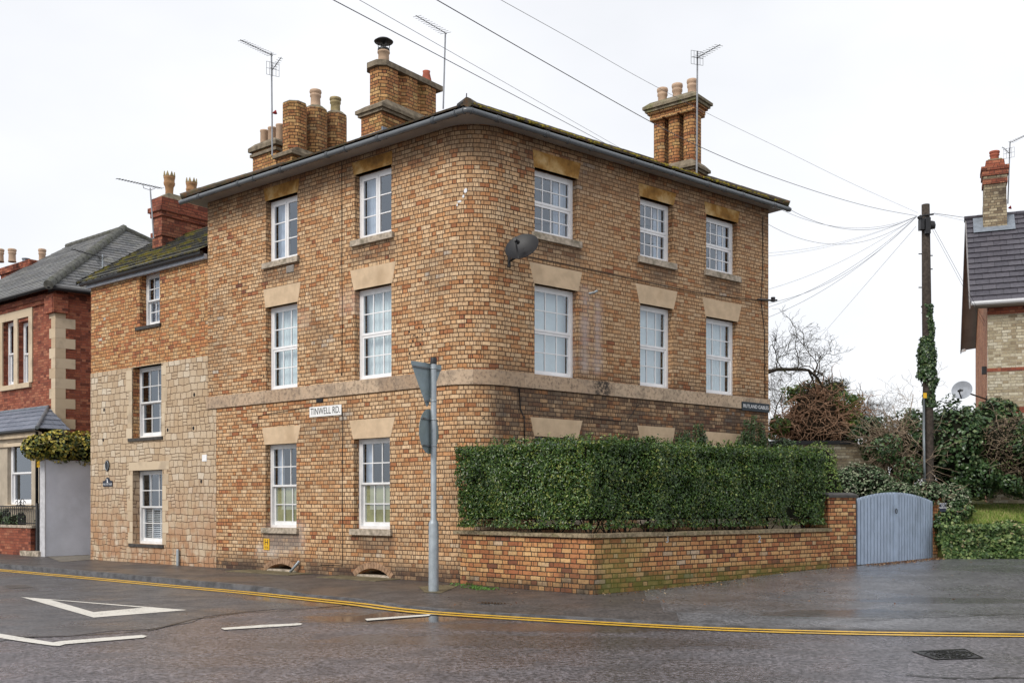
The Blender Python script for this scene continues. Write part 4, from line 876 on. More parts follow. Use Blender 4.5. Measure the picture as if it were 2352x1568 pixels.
mb = MB(); x0 = GL*.455; mb.slab([GD.P(x0, .012, .25), GD.P(x0+.13, .012, .25), GD.P(x0+.13, .012, gtop(x0)+.0), GD.P(x0, .012, gtop(x0))], -Vector((*GD.n, 0))*.01); obj('meeting_board', mb, M['blue'], gate)
mb = MB(); c = GD.P(x0+.03, .03, 1.30); mb.tube([c+Vector((*GD.ex, 0))*.05*math.cos(a)+Vector((0, 0, .05*math.sin(a))) for a in [i*math.pi/6 for i in range(13)]], .008, 5); obj('ring_handle', mb, M['black'], gate)
# road sign seen from behind
SY = gnd(996, 1356, .088).y; sp = at(996, HZ, SY); zf = lambda v, Y=SY: ZC-(v-HZ)/F*Y
sg = thing('traffic_sign', 'grey steel pole carrying a triangular and a round road sign, seen from behind', 'road sign', (sp.x, sp.y, .088))
mb = MB(); mb.lathe((sp.x, sp.y, 0), [(.080, .06), (.078, zf(1203)), (.074, zf(1200)), (.046, zf(1190)), (.046, zf(828))], 20); obj('pole', mb, M['metal'], sg)
mb = MB(); mb.lathe((sp.x, sp.y, 0), [(.050, zf(836)), (.051, zf(823)), (.045, zf(821)), (.001, zf(821))], 16); obj('pole_cap', mb, M['black'], sg)
M['signback'] = plain('grey_sign_back', (.26, .32, .345), .5, .4, .2, var=.1, scale=6, dirt=((.12, .15, .06), .35))
ang = R(52); ex = Vector((math.cos(ang), math.sin(ang))); SF = Frame(sp, ex, perp_out(ex))        # the plates stand behind the pole, edge toward the side road
TW = 0.80; zt_, zb_ = zf(834), zf(938); dd = -.065
xl = (942-996)/F*SY/(ex.x+.08); 
def rnd_tri(x0, x1, xm, zt, zb, r=.035, y=dd):
    P3 = [Vector((x0, zt)), Vector((x1, zt)), Vector((xm, zb))]; out = []
    for i in range(3):
        p, a, b = P3[i], P3[i-1], P3[(i+1) % 3]; da = (a-p).normalized(); db = (b-p).normalized(); s_, e_ = p+da*r*1.7, p+db*r*1.7
        for j in range(6): t = j/5; q = s_*(1-t)**2+p*2*t*(1-t)+e_*t*t; out.append(SF.P(q.x, y, q.y))
    return out
sc_ = 1.0; x0 = SF.s(942, dd)-0; x1 = SF.s(1016, dd); xm = SF.s(981, dd); mb = MB(); mb.slab(rnd_tri(x0, x1, xm, zt_, zb_), -Vector((*SF.n, 0))*.004); obj('triangular_plate', mb, M['signback'], sg)
mb = MB(); cz = (zf(940)+zf(1042))/2; rv = (zf(940)-zf(1042))/2; S2F = Frame(sp, (math.cos(R(69)), math.sin(R(69))), perp_out(Vector((math.cos(R(69)), math.sin(R(69)))))); cx_ = S2F.s(985.5, dd)
mb.slab([S2F.P(cx_+rv*math.cos(a), dd, cz+rv*math.sin(a)) for a in [2*math.pi*i/40 for i in range(40)]], -Vector((*S2F.n, 0))*.004); obj('round_plate', mb, M['signback'], sg)
for f_, z, a, b in ((SF, zf(846), x0+.05, x1-.05), (SF, zf(921), xm-.06, xm+.09), (S2F, zf(963), cx_-rv*.8, cx_+rv*.8), (S2F, zf(1024), cx_-rv*.75, cx_+rv*.75)):
    mb = MB(); mb.box(f_, a, b, dd+.001, dd+.022, z-.012, z+.012); obj('sign_channel', mb, M['gutter'], sg)
mb = MB()
for v in (846, 921, 963, 1024): mb.lathe((sp.x, sp.y, zf(v)), [(.047, -.012), (.052, -.010), (.052, .010), (.047, .012)], 16)
obj('clamp', mb, M['metal'], sg)
# ================================================================ THE STONE COTTAGE (same street line as side A)
SC1 = A.s(208); ZEC = A.z(340, 622)                        # far end, eaves
cot = thing('stone_cottage', 'narrow cottage with limestone lower walls, orange brick above and a mossy dark roof', 'house', (*A.P((SA1+SC1)/2, 0, ZG)[:2], ZG))
ZJ = (A.z(210, 862)+A.z(472, 812))/2; ZCT = (A.z(205, 660)+A.z(472, 583))/2
cw = []
for (u0, u1, vt, vb, bl, sill) in ((320, 366, None, 752, 'one', 1), (303.5, 371, 843, 1008, 'none', 1), (305, 373, 1081, 1250, 'shutter', 1)):
    s0, s1 = rng_s(A, u0, u1); z0 = A.z(u0+8, vb-2); z1 = A.z(u1, vt) if vt else ZCT-.04; cw.append((s0, s1, z0, z1, bl))
cw[1] = (*cw[1][:3], A.z(371, 834), cw[1][4]); cw[2] = (*cw[2][:3], A.z(373, 1078), cw[2][4])
cops = [(-b, -a, c, d) for a, b, c, d, _ in cw]
def pathA(s0, s1, d=0.0): p, q = A.P(s0, d, 0), A.P(s1, d, 0); return [(p.x, p.y, -s0), (q.x, q.y, -s1)]
mb = MB(); wall_sheet(mb, pathA(SC1, SA1, -.01), ZJ, ZCT, cops, nA, .17)
sideB = A.P(SC1, -4.2, 0); sf = A.P(SC1, -.01, 0); wall_sheet(mb, [(sideB.x, sideB.y, -SC1-4.2), (sf.x, sf.y, -SC1)], ZJ, ZCT)
mb.poly([(sideB.x, sideB.y, ZCT), (sf.x, sf.y, ZCT), (*A.P(SC1, -1.9, 0)[:2], ZCT+1.2)], [(-SC1-4.2, ZCT), (-SC1, ZCT), (-SC1-2.1, ZCT+1.2)]); obj('brick_wall', mb, M['brickcot'], cot)
mb = MB(); wall_sheet(mb, pathA(SC1, SA1+.001, .0), -.3, ZJ, cops, nA, .18); wall_sheet(mb, [(sideB.x, sideB.y, -SC1-4.2), (*A.P(SC1, 0, 0)[:2], -SC1)], -.3, ZJ)
wall_sheet(mb, pathA(SA1, SAL, .004), -.3, ZS0-.002, (), nA); e = A.P(SAL, .004, 0); f = A.P(SAL, -.02, 0); mb.poly([(e.x, e.y, -.3), (f.x, f.y, -.3), (f.x, f.y, ZS0), (e.x, e.y, ZS0)]); mb.box(A, SC1, SA1, -.011, -.0, ZJ-.002, ZJ)
obj('stone_wall', mb, M['rubble'], cot)
for (s0, s1, z0, z1, bl) in cw:
    window(A, s0, s1, z0, z1, cot, 'sash', 3, 2, .18, bl, .06, 'oldwhite'); mb = MB(); mb.box(A, s0-.06, s1+.14, -.17, .035, z0-.07, z0-.001); obj('window_sill', mb, M['darksill'], cot)
# dressed stones round the lower windows and the long corner blocks
mb = MB(); g = rng
for k_i, (s0, s1, z0, z1, bl) in enumerate(cw[1:]):
    z = z0
    while z < z1-.1:
        h = min(.22+.12*g.random(), z1-z)
        for side in (0, 1):
            w = .12+.14*g.random(); a, b = (s0-w, s0-.001) if side == 0 else (s1+.001, s1+w); mb.box(A, a, b, .0002, .006, z+.006, z+h-.006)
        z += h
s0, s1, z0, z1, _ = cw[2]; mb.box(A, s0-.28, s1+.16, .0002, .008, z1+.004, z1+.20)
obj('dressed_stone', mb, M['ashlar'], cot)
mb = MB(); mb.slab([A.P(SA1-.002, .09, ZCT-.09), A.P(SC1+.04, .09, ZCT-.09), A.P(SC1+.04, .09, ZCT+.02), A.P(SA1-.002, .09, ZCT+.02)], -Vector((*nA, 0))*.08); obj('fascia', mb, plain('grey_painted_fascia', (.42, .45, .50), .5), cot)
mb = MB(); mb.tube([A.P(SA1-.0, .15, ZCT+.02), A.P(SC1+.2, .15, ZCT+.02)], .05, 8); obj('gutter', mb, M['black'], cot)
mb = MB(); RR = 2.15; zE = ZCT+.06; zR = zE+RR*.68
slope(mb, A.P(SA1-.01, .20, zE), A.P(SC1+.30, .20, zE), A.P(SC1+.30, .20-RR, zR), A.P(SA1-.01, .20-RR, zR), 9, .045, .006)
slope(mb, A.P(SA1-.01, .20-2*RR, zE), A.P(SC1+.30, .20-2*RR, zE), A.P(SC1+.30, .20-RR, zR), A.P(SA1-.01, .20-RR, zR), 9, .045, .006)
rc = obj('roof', mb, M['slate_cot'], cot); mb = MB(); mb.slab([A.P(SC1+.31, .22, zE-.05), A.P(SC1+.31, .20-RR, zR-.05), A.P(SC1+.31, .20-RR, zR+.03), A.P(SC1+.31, .22, zE+.04)], (*(-dA*.03), 0)); obj('verge_board', mb, M['black'], rc)
# its red chimney
Yr = A.P(A.s(372), -2.5, 0).y; CR = chimframe(372, Yr); tz = lambda v: ZC-(v-HZ)/F*Yr; W_, L_ = .42, 1.36
mb = MB(); mb.prism(rectp(CR, 0, W_, -L_, 0), 4.6, tz(540)); mb.prism(rectp(CR, -.035, W_+.035, -L_-.035, .035), tz(540), tz(530)); mb.prism(rectp(CR, 0, W_, -L_, 0), tz(530), tz(495))
mb.prism(rectp(CR, -.04, W_+.04, -L_-.04, .04), tz(495), tz(484)); mb.prism(rectp(CR, -.085, W_+.085, -L_-.085, .085), tz(484), tz(473)); mb.prism(rectp(CR, -.02, W_+.02, -L_-.02, .02), tz(473), tz(451))
ch = obj('chimney', mb, M['brickredch'], cot); mb = MB(); mb.prism(rectp(CR, .0, W_, -L_, 0), tz(451), tz(451)+.16, .65); obj('mortar_cap', mb, M['flaunch'], ch)
M['terracotta'] = plain('weathered_terracotta', (.34, .19, .095), .8, .2, var=.25, scale=9, dirt=((.10, .08, .05), .6))
KING = [(.10, 0), (.12, .0), (.10, .05), (.095, .18), (.105, .30), (.135, .36), (.14, .42), (.128, .44), (.13, .52), (.14, .54), (.14, .58), (.125, .6)]
for i, y in enumerate((-.34, -.98)):
    p = CR.P(W_/2, y, tz(451)+.08); pp = pot(ch, p, .54, 1.0, 'terracotta', KING); mb = MB()
    for k2 in range(8):
        a = 2*math.pi*k2/8; c_ = p+Vector((.12*math.cos(a), .12*math.sin(a), .53)); t_ = Vector((-math.sin(a), math.cos(a), 0))
        mb.slab([c_-t_*.045, c_+t_*.045, c_+Vector((0, 0, .12))], Vector((math.cos(a), math.sin(a), 0))*.02)
    obj('crown', mb, M['oldclay'], ch)
# small things fixed to the cottage
def plate(name, fr, u0, u1, v0, v1, mat, label, cat, d=.012, th=.012):
    s0, s1 = rng_s(fr, u0, u1); z0, z1 = fr.z(u0, v1), fr.z(u0, v0); mb = MB(); mb.box(fr, s0, s1, d-th+.001, d, min(z0, z1), max(z0, z1)); return s0, s1, min(z0, z1), max(z0, z1), mb
s = A.s(245.5, .02); z = A.z(245.5, 1069); mb = MB(); mb.slab([A.P(s+.095*math.cos(a), .025, z+.135*math.sin(a)) for a in [2*math.pi*i/24 for i in range(24)]], -Vector((*nA, 0))*.024)
t = thing('oval_plaque', 'small black oval plaque on the stone cottage wall', 'plaque', A.P(s, 0, z)); obj('plate', mb, M['black'], t); mb = MB(); mb.tube([A.P(s+.075*math.cos(a), .027, z+.11*math.sin(a)) for a in [2*math.pi*i/24 for i in range(25)]], .008, 5); obj('rim', mb, M['metal'], t)
s = A.s(246.5, .02); z = A.z(246.5, 1108); t = thing('house_name_sign', 'dark blue house name sign with a humped top on the stone cottage', 'house sign', A.P(s, 0, z))
pts = [(-.21, -.09), (.21, -.09), (.21, .045), (.13, .045), (.10, .06), (.06, .11), (0, .13), (-.06, .11), (-.10, .06), (-.13, .045), (-.21, .045)]
mb = MB(); mb.slab([A.P(s+x, .02, z+y) for x, y in pts], -Vector((*nA, 0))*.018); obj('plate', mb, plain('navy_enamel', (.015, .022, .04), .35), t)
obj('lettering', text_mesh('lettering', 'THE COTTAGE', .062, M['white2'], facing(A.P(s, .022, z-.04), (*(-dA), 0), (*nA, 0)), .001), None, t)
mb = MB(); mb.slab([A.P(s+x, .023, z+y) for x, y in ((.03, .10), (.0, .09), (-.03, .03), (-.035, .0), (.02, .0), (.015, .04))], -Vector((*nA, 0))*.002); obj('emblem', mb, M['white2'], t)
for (u, v) in ((239, 941), (237, 1010), (295, 999), (385, 987), (444, 983), (446, 906), (462, 1105), (376, 859)):
    mb = MB(); c = A.P(A.s(u, .003), .003, A.z(u, v)); mb.slab([c+Vector((*dA, 0))*.035*math.cos(a)+Vector((0, 0, .045*math.sin(a))) for a in [2*math.pi*i/9 for i in range(9)]], Vector((*nA, 0))*.002); obj('putlog_hole', mb, M['dark'], cot)
s0, s1, z0, z1, mb = plate('t', A, 465, 475.5, 1044, 1059, None, '', ''); single('alarm_box', mb, M['white'], 'small white square box on the stone wall by the brick house', 'alarm box')
mb = MB(); p = A.P(A.s(413), .05, 0); mb.lathe((p.x, p.y, 0), [(.035, ZG-.02), (.035, .42), (.03, .44), (.0, .44)], 10); single('pipe_stub', mb, M['metal'], 'short grey pipe standing against the foot of the stone wall', 'pipe')
# TINWELL RD.
t = thing('street_name_sign', 'white street sign reading TINWELL RD. on the brick wall', 'street sign', A.P(A.s(749), 0, A.z(749, 955))); s0, s1 = rng_s(A, 712.5, 785.5); zc = (A.z(712.5, 945.5)+A.z(785.5, 941.5))/2; hh = .098
mb = MB(); mb.box(A, s0, s1, .004, .018, zc-hh, zc+hh); obj('plate', mb, plain('white_enamel', (.78, .78, .77), .35, var=.04), t)
me = text_mesh('lettering', 'TINWELL RD.', .185, M['black'], Matrix.Identity(4), .001); wd = max(v.co.x for v in me.vertices)-min(v.co.x for v in me.vertices); me.transform(Matrix.Diagonal(((s1-s0-.07)/wd, 1, 1, 1))); me.transform(facing(A.P((s0+s1)/2, .0195, zc), (*(-dA), 0), (*nA, 0))); obj('lettering', me, None, t)
# hydrant plate
s0, s1 = rng_s(A, 606.5, 619.5); z0, z1 = A.z(612, 1262), A.z(612, 1236); t = thing('hydrant_sign', 'yellow fire hydrant plate with a black H low on the brick wall', 'hydrant sign', A.P(s0, 0, z0)); mb = MB(); mb.box(A, s0, s1, .004, .012, z0, z1)
M['yellow'] = plain('yellow_enamel', (.68, .40, .02), .4, var=.05); obj('plate', mb, M['yellow'], t); zm = (z0+z1)/2
obj('lettering', text_mesh('lettering', 'H', .17, M['black'], facing(A.P((s0+s1)/2, .013, zm+.035), (*(-dA), 0), (*nA, 0)), .001), None, t)
obj('lettering', text_mesh('lettering', '10 6', .07, M['black'], facing(A.P((s0+s1)/2, .013, z0+.05), (*(-dA), 0), (*nA, 0)), .001), None, t)
# Rutland Cottages style board at the far end of side B
s0, s1 = rng_s(B, 1700.5, 1763); z0, z1 = B.z(1700.5, 941, .04), B.z(1700.5, 921, .04); t = thing('house_name_board', 'dark blue name board with pale letters at the right end of the stone band', 'house sign', B.P(s0, 0, z0)); mb = MB(); mb.box(B, s0, s1, .032, .050, z0, z1); obj('board', mb, plain('blue_black_paint', (.02, .03, .04), .4), t)
me = text_mesh('lettering', 'RUTLAND GABLES', .12, M['white2'], Matrix.Identity(4), .001); wd = max(v.co.x for v in me.vertices)-min(v.co.x for v in me.vertices); me.transform(Matrix.Diagonal(((s1-s0-.08)/wd, .9, 1, 1))); me.transform(facing(B.P((s0+s1)/2, .0515, (z0+z1)/2), (*dB, 0), (*nB, 0))); obj('lettering', me, None, t)
# black satellite dish by the corner
def dish(name, label, c, aim, r, mat, back, arm_len=.35, tilt=0.0, squash=1.0):
    c = Vector(c); t = thing('satellite_dish', label, 'satellite dish', c); z = Vector(aim).normalized(); x = Vector((0, 0, 1)).cross(z).normalized(); y = z.cross(x); mb = MB(); rings = 7; n = 32
    P = lambda rr, a, k=0: c+x*rr*r*math.cos(a)*1.06+y*rr*r*math.sin(a)*.98+z*((rr*rr-1)*r*.22-k)
    for k in (0, .008):
        for i in range(rings):
            for j in range(n):
                a0, a1 = 2*math.pi*j/n, 2*math.pi*(j+1)/n; r0, r1 = i/rings, (i+1)/rings; mb.poly([P(r0, a0, k), P(r1, a0, k), P(r1, a1, k), P(r0, a1, k)] if r0 else [P(0, 0, k), P(r1, a0, k), P(r1, a1, k)], sm=True)
    for j in range(n): a0, a1 = 2*math.pi*j/n, 2*math.pi*(j+1)/n; mb.poly([P(1, a0), P(1, a1), P(1.02, a1, .01), P(1.02, a0, .01)])
    obj('reflector', mb, mat, t); f0 = c-y*r*.95-z*.02; f1 = c-y*r*.35+z*r*.85; mb = MB(); mb.tube([f0, f0.lerp(f1, .6)+z*.03, f1], .016, 6); obj('feed_arm', mb, M['black'], t)
    mb = MB(); d = (c-f1).normalized(); mb.tube([f1-d*.05, f1+d*.04, f1+d*.09], [.03, .03, .04], 10); obj('receiver', mb, M['black'], t); mb = MB(); mb.tube([c-z*r*.2, c-z*.16, back+Vector((0, 0, .0)), ], .022, 8); mb.tube([back-Vector((0, 0, .1)), back+Vector((0, 0, .1))], .03, 8); obj('bracket', mb, M['black'], t); return t
M['dishblack'] = plain('dark_dish_paint', (.016, .017, .02), .5, .35, var=.15)
sd_ = B.s(1185, .02); dc = B.P(B.s(1198, .42), .42, B.z(1198, 565, .42)); dish('d', 'large dark satellite dish fixed near the rounded corner of the house', dc, (-.42, -1, .62), .285, M['dishblack'], B.P(B.s(1170, .02), .01, dc.z-.18))
# ---------------- passage wall, post, ivy base
SW = A.s(105); WG = thing('rendered_wall', 'pale grey rendered wall beside the passage, topped by ivy', 'wall', A.P(SW, 0, ZG)); FS = Frame(A.P(SW, 0, 0), (-nA.x, -nA.y), (-dA.x, -dA.y)); mb = MB(); mb.box(FS, 0, 5.5, -.22, 0, -.1, A.z(105, 1055)); obj('wall', mb, plain('grey_render', (.74, .76, .84), .85, .2, var=.08, scale=1.6, bump=.003, dirt=((.5, .52, .55), .5)), WG)
mb = MB(); mb.box(FS, -.03, .0, -.25, .01, -.1, A.z(105, 1055)); obj('edge_trim', mb, plain('render_edge', (.5, .5, .52), .8), WG)
pp_ = gnd(95.5, 1275, ZG); t = thing('black_post', 'black post at the pavement edge with a yellow notice', 'post', pp_); zq = lambda v: ZC-(v-HZ)/F*pp_.y; mb = MB(); mb.lathe((pp_.x, pp_.y, 0), [(.085, 0), (.085, zq(1190)), (.06, zq(1180)), (.06, zq(1045)), (0, zq(1045))], 12); obj('post', mb, M['black'], t)
FP = Frame(pp_, (1, .15), (.15, -1)); mb = MB(); mb.box(FP, -.10, .07, .062, .068, zq(1073), zq(1056)); obj('notice', mb, M['yellow'], t); obj('lettering', text_mesh('lettering', 'NO\nCYCLES', .045, M['black'], facing(FP.P(-.015, .070, (zq(1073)+zq(1056))/2), (*FP.ex, 0), (*FP.n, 0)), .001), None, t)
# ---------------- THE RED HOUSE
RH = A.off(-1.0); sr0 = RH.s(128); PR = RH.P(sr0, 0, 0); red = thing('red_brick_house', 'red brick house with stone window surrounds and a grey slate hipped roof', 'house', (PR.x, PR.y, .08))
zr_ = lambda u, v: RH.z(u, v); ZER = zr_(110, 672); sl_ = RH.s(-250)
rops = []; 
for (u0, u1) in ((8, 34), (43, 68)):
    s0, s1 = rng_s(RH, u0, u1); rops.append((s0, s1, zr_(u1, 882), zr_(u1, 735)))
mb = MB(); p, q = RH.P(sl_, 0, 0), RH.P(sr0, 0, 0); wall_sheet(mb, [(p.x, p.y, -sl_), (q.x, q.y, -sr0)], -.2, ZER, [(-b, -a, c, d) for a, b, c, d in rops], nA, .15)
dS = dB; r_ = Vector(q[:2])+dS*7.5; wall_sheet(mb, [(q.x, q.y, -sr0), (r_.x, r_.y, -sr0+7.5)], -.2, ZER); obj('wall', mb, M['brickred'], red)
for (s0, s1, c, d) in rops: window(RH, s0, s1, c, d, red, 'plain', 1, 1, .14, 'none', .05, 'white')
mb = MB(); a0 = min(rops[0][0], rops[1][0]); a1 = max(rops[0][1], rops[1][1]); zt = rops[0][3]; zb = rops[0][2]; xs_ = sorted([rops[0][0], rops[0][1], rops[1][0], rops[1][1]])
mb.box(RH, a0-.22, a1+.22, .0002, .04, zt+.001, zt+.28)
for x0, x1 in ((a0-.22, xs_[0]-.001), (xs_[1]+.001, xs_[2]-.001), (xs_[3]+.001, a1+.22)): mb.box(RH, x0, x1, .0002, .038, zb-.02, zt)
mb.box(RH, a0-.12, a1+.12, .0002, .08, zb-.16, zb-.021); obj('window_surround', mb, M['ashlar'], red)
mb = MB(); z = 0.2; i = 0; FSd = Frame(q, dS, (dS.y, -dS.x))
while z < zr_(128, 725):
    h = .28; wA, wB = (.42, .26) if i % 2 else (.28, .52); mb.box(RH, sr0-.012, sr0+wA*.8, .0005, .016, z, z+h-.004); mb.box(FSd, -.016, wB, .0005, .012, z, z+h-.004); z += h; i += 1
obj('quoin', mb, M['ashlar'], red)
mb = MB(); mb.box(RH, sr0-.12, sr0+.40, .0005, .12, ZER-.62, ZER-.1); mb.box(RH, sr0+.41, sl_, .0005, .06, ZER-.30, ZER-.2); mb.box(RH, sr0+.41, sl_, .0005, .10, ZER-.2, ZER-.05); mb.box(FSd, -.12, .30, .0005, .12, ZER-.62, ZER-.1); obj('brick_cornice', mb, M['brickred'], red)
oE = Vector(q[:2])+nA*.35+FSd.n*.35; oE = isect(Vector(q[:2])+nA*.32, dA, Vector(q[:2])+FSd.n*.32, dS)
mb = MB(); g_ = lambda p, z: Vector((p.x, p.y, z)); mb.tube([g_(oE+dA*9, ZER+.02), g_(oE, ZER+.02), g_(oE+dS*7.5, ZER+.02)], .06, 8); obj('gutter', mb, M['black'], red)
DR, TR = 4.2, .72; zz0 = ZER+.06; ro = isect(oE-nA*DR, dA, oE-FSd.n*DR, dS); za = zz0+DR*TR
ap = ro; apx = at(273, 517, ap.y)
endA = oE+dA*9.0; rA = endA-nA*DR-dA*2.0; endS = oE+dS*8.4; mb = MB()
slope(mb, g_(oE, zz0), g_(endA, zz0), g_(rA, za), g_(ro, za), 26, .016, .004); slope(mb, g_(oE, zz0), g_(endS, zz0), g_(ro, za), g_(ro, za), 26, .016, .004)
slope(mb, g_(endA, zz0), g_(endA-nA*2*DR, zz0), g_(rA, za), g_(rA, za), 20, .016); slope(mb, g_(endS, zz0), g_(endA-nA*2*DR, zz0), g_(rA, za), g_(ro, za), 20, .016)
rr_ = obj('roof', mb, M['slate_red'], red); mb = MB(); ridge(mb, g_(oE, zz0+.03), g_(ro, za), .13); ridge(mb, g_(ro, za), g_(rA, za), .10); ridge(mb, g_(ro, za), g_(endS, zz0), .10); obj('ridge_tile', mb, plain('ridge_tile_grey', (.13, .13, .115), .8, .2, var=.3, scale=10, bump=.006, dirt=((.10, .11, .05), .5)), rr_)
CS = chimframe(70, PR.y+6.5); mb = MB(); tz2 = lambda v, Y=PR.y+6.5: ZC-(v-HZ)/F*Y; mb.prism(rectp(CS, 0, 2.2, -.6, 0), 4, tz2(612)); mb.prism(rectp(CS, -.06, 2.26, -.66, .06), tz2(612), tz2(596)); ch = obj('chimney', mb, M['brickredch'], red)
for u in (60, 28, 0): p = at(u, HZ, PR.y+6.8); p.z = tz2(597) if u else tz2(597); pot(ch, p, .45 if u < 50 else .12, 1.15, 'clay' if u < 50 else 'lead')
p = at(97, HZ, PR.y+7.5); mb = MB(); p.z = ZC-(606-HZ)/F*p.y; pot(red, p, .52, 1.1, 'clay')
# bay window with its slate roof
BY = A.off(-.25); b0 = BY.s(97); b1 = BY.s(-130); zbt = BY.z(97, 1000); zb1 = BY.z(97, 1160); s0, s1 = rng_s(BY, 17, 72); zw0, zw1 = BY.z(72, 1158), BY.z(72, 1012)
mb = MB(); p, q2 = BY.P(b1, 0, 0), BY.P(b0+.12, 0, 0); wall_sheet(mb, [(p.x, p.y, -b1), (q2.x, q2.y, -b0-.12)], .2, zbt, [(-s1, -s0, zw0, zw1)], nA, .12)
q4 = BY.P(b0+.12, -.76, 0); wall_sheet(mb, [(q2.x, q2.y, 0), (q4.x, q4.y, .76)], .2, zbt); bay = obj('bay', mb, plain('bay_stone', (.42, .36, .28), .8, .2, var=.12, scale=3), red)
window(BY, s0, s1, zw0, zw1, red, 'plain', 1, 1, .10, 'none', .06, 'white')
mb = MB(); mb.box(BY, b0+.02, b1, .001, .10, zbt-.02, zbt+.10); mb.box(BY, b0+.06, b1, .001, .05, zbt-.24, zbt-.14); mb.box(BY, s0-.10, s1+.10, .001, .05, zw0-.10, zw0-.001); obj('bay_cornice', mb, M['ashlar'], bay)
mb = MB(); mb.tube([BY.P(b0, .15, zbt+.15), BY.P(b1, .15, zbt+.15)], .05, 8); mb.tube([BY.P(b0+.05, .12, zbt+.12), BY.P(b0+.05, .12, .15)], .04, 8); obj('gutter', mb, M['black'], bay)
zq1 = BY.z(45, 930); am = BY.s(50); mb = MB(); e0_, e1_ = BY.P(b0-.08, .18, zbt+.18), BY.P(b1, .18, zbt+.18); r0_, r1_ = BY.P(am, -.74, zq1), BY.P(b1, -.74, zq1); slope(mb, e0_, e1_, r1_, r0_, 5, .02); slope(mb, e0_, BY.P(b0-.08, -.74, zbt+.18), r0_, r0_, 5, .02); obj('bay_roof', mb, M['slate_bay'], red); mb = MB(); ridge(mb, e0_+Vector((0, 0, .03)), r0_, .05); ridge(mb, r0_, r1_, .05); obj('ridge_tile', mb, M['lead'], bay)
# front wall with railing
gl = gnd(62, 1259, .08); FR = Frame(A.P(A.s(70), 0, 0), dA, nA); e = thing('front_garden_wall', 'low red brick wall with ornate black railing in front of the bay window', 'wall', A.P(A.s(60), 0, ZG)); zt = A.z(70, 1212); mb = MB(); mb.box(A, A.s(70), A.s(-120), -.22, 0, -.1, zt); obj('wall', mb, M['brickred'], e); mb = MB(); mb.box(A, A.s(75), A.s(-120), -.25, .03, zt+.001, zt+.07); obj('coping', mb, M['sill'], e)
mb = MB(); zr1 = A.z(60, 1162); x = A.s(73)
while x < A.s(-110): mb.tube([A.P(x, -.11, zt+.06), A.P(x, -.11, zr1)], .012, 5); x += .11
mb.tube([A.P(A.s(73), -.11, zr1), A.P(A.s(-110), -.11, zr1)], .018, 5); mb.tube([A.P(A.s(73), -.11, zt+.12), A.P(A.s(-110), -.11, zt+.12)], .016, 5)
c = A.P(A.s(38), -.11, zr1+.02)
for sg_ in (-1, 1):
    for r_0, ox in ((.09, .10), (.06, .22), (.05, .04)): mb.tube([c+Vector((*dA, 0))*sg_*(ox+r_0*math.cos(a))+Vector((0, 0, r_0+r_0*math.sin(a))) for a in [i*math.pi/7 for i in range(13)]], .009, 5)
obj('railing', mb, M['black'], e); mb = MB()
for u in (83, 76): p = A.P(A.s(u)-.0, -.11, 0); mb.tube([(p.x, p.y, 0), (p.x, p.y, A.z(u, 1155))], .04 if u == 76 else .03, 6)
x = A.s(93); 
gt = thing('iron_gate', 'narrow black wrought iron gate between the red wall and the black post', 'gate', A.P(A.s(84), 0, ZG)); obj('gate_post', mb, M['black'], gt); mb = MB()
for i in range(7): xx = A.s(93)+(A.s(78)-A.s(93))*i/6; mb.tube([A.P(xx, -.11, .2), A.P(xx, -.11, A.z(86, 1162)-.04*abs(i-3))], .009, 5)
for v in (1172, 1205, 1250): mb.tube([A.P(A.s(93), -.11, A.z(86, v)), A.P(A.s(78), -.11, A.z(86, v))], .012, 5)
obj('bars', mb, M['black'], gt); mb = MB(); mb.box(A, A.s(96), A.s(54), -.3, .10, 0, .21); single('door_step', mb, M['sill'], 'worn stone step under the narrow iron gate', 'step')
# ================================================================ THE HOUSE ON THE RIGHT
Yh = 26.6; hc = at(2268, HZ, Yh); dF = Vector((.925, -.38)).normalized(); nF = perp_out(dF); HF = Frame(hc, dF, nF); HS = Frame(hc, (.38, .925), (-.925, .38))
rh = thing('yellow_brick_house', 'yellow brick house with a steep dark tiled roof and one chimney at the right edge', 'house', (hc.x, hc.y, .6)); ZEH = HF.z(2268, 702)
mb = MB(); p, q = HF.P(0, 0, 0), HF.P(5, 0, 0); wall_sheet(mb, [(p.x, p.y, 0), (q.x, q.y, 5)], .3, ZEH-.25); obj('front_wall', mb, M['brickyel'], rh)
mb = MB(); mb.box(HF, -.003, 5, -.05, .008, HF.z(2268, 854), HF.z(2268, 846)); mb.box(HF, -.003, 5, -.05, .01, ZEH-.25, ZEH-.02); mb.box(HF, -.003, 5, -.05, .012, HF.z(2268, 950), HF.z(2268, 936)); obj('red_brick_band', mb, M['brickred'], rh)
mb = MB(); a = HS.P(0, .002, 0); b = HS.P(7.0, .002, 0); LR = 2.75; zR = HF.z(2236, 497)*0+ZC+(HZ-497)/F*(Yh+2.4); ZRr = ZC+(HZ-795)/F*(Yh+6.2)
mb.poly([(a.x, a.y, .3), (b.x, b.y, .3), (*HS.P(7, .002, 0)[:2], ZRr-.1), (*HS.P(LR, .002, 0)[:2], zR-.1), (a.x, a.y, ZEH)], [(0, .3), (7, .3), (7, ZRr), (LR, zR), (0, ZEH)]); obj('side_wall', mb, M['brickor'], rh)
ov = .42; f1 = HF.P(-ov, .30, ZEH+.05); f2 = HF.P(5, .30, ZEH+.05); t1 = HF.P(-ov, -LR, zR); t2 = HF.P(5, -LR, zR); bk1 = HF.P(-ov, -7.2, ZRr); bk2 = HF.P(5, -7.2, ZRr)
mb = MB(); slope(mb, f1, f2, t2, t1, 16, .035, .003); slope(mb, bk1, bk2, t2, t1, 20, .035); rf = obj('roof', mb, M['tile_dark'], rh); mb = MB(); ridge(mb, t1, t2, .09); obj('ridge_tile', mb, M['tile_dark'], rf)
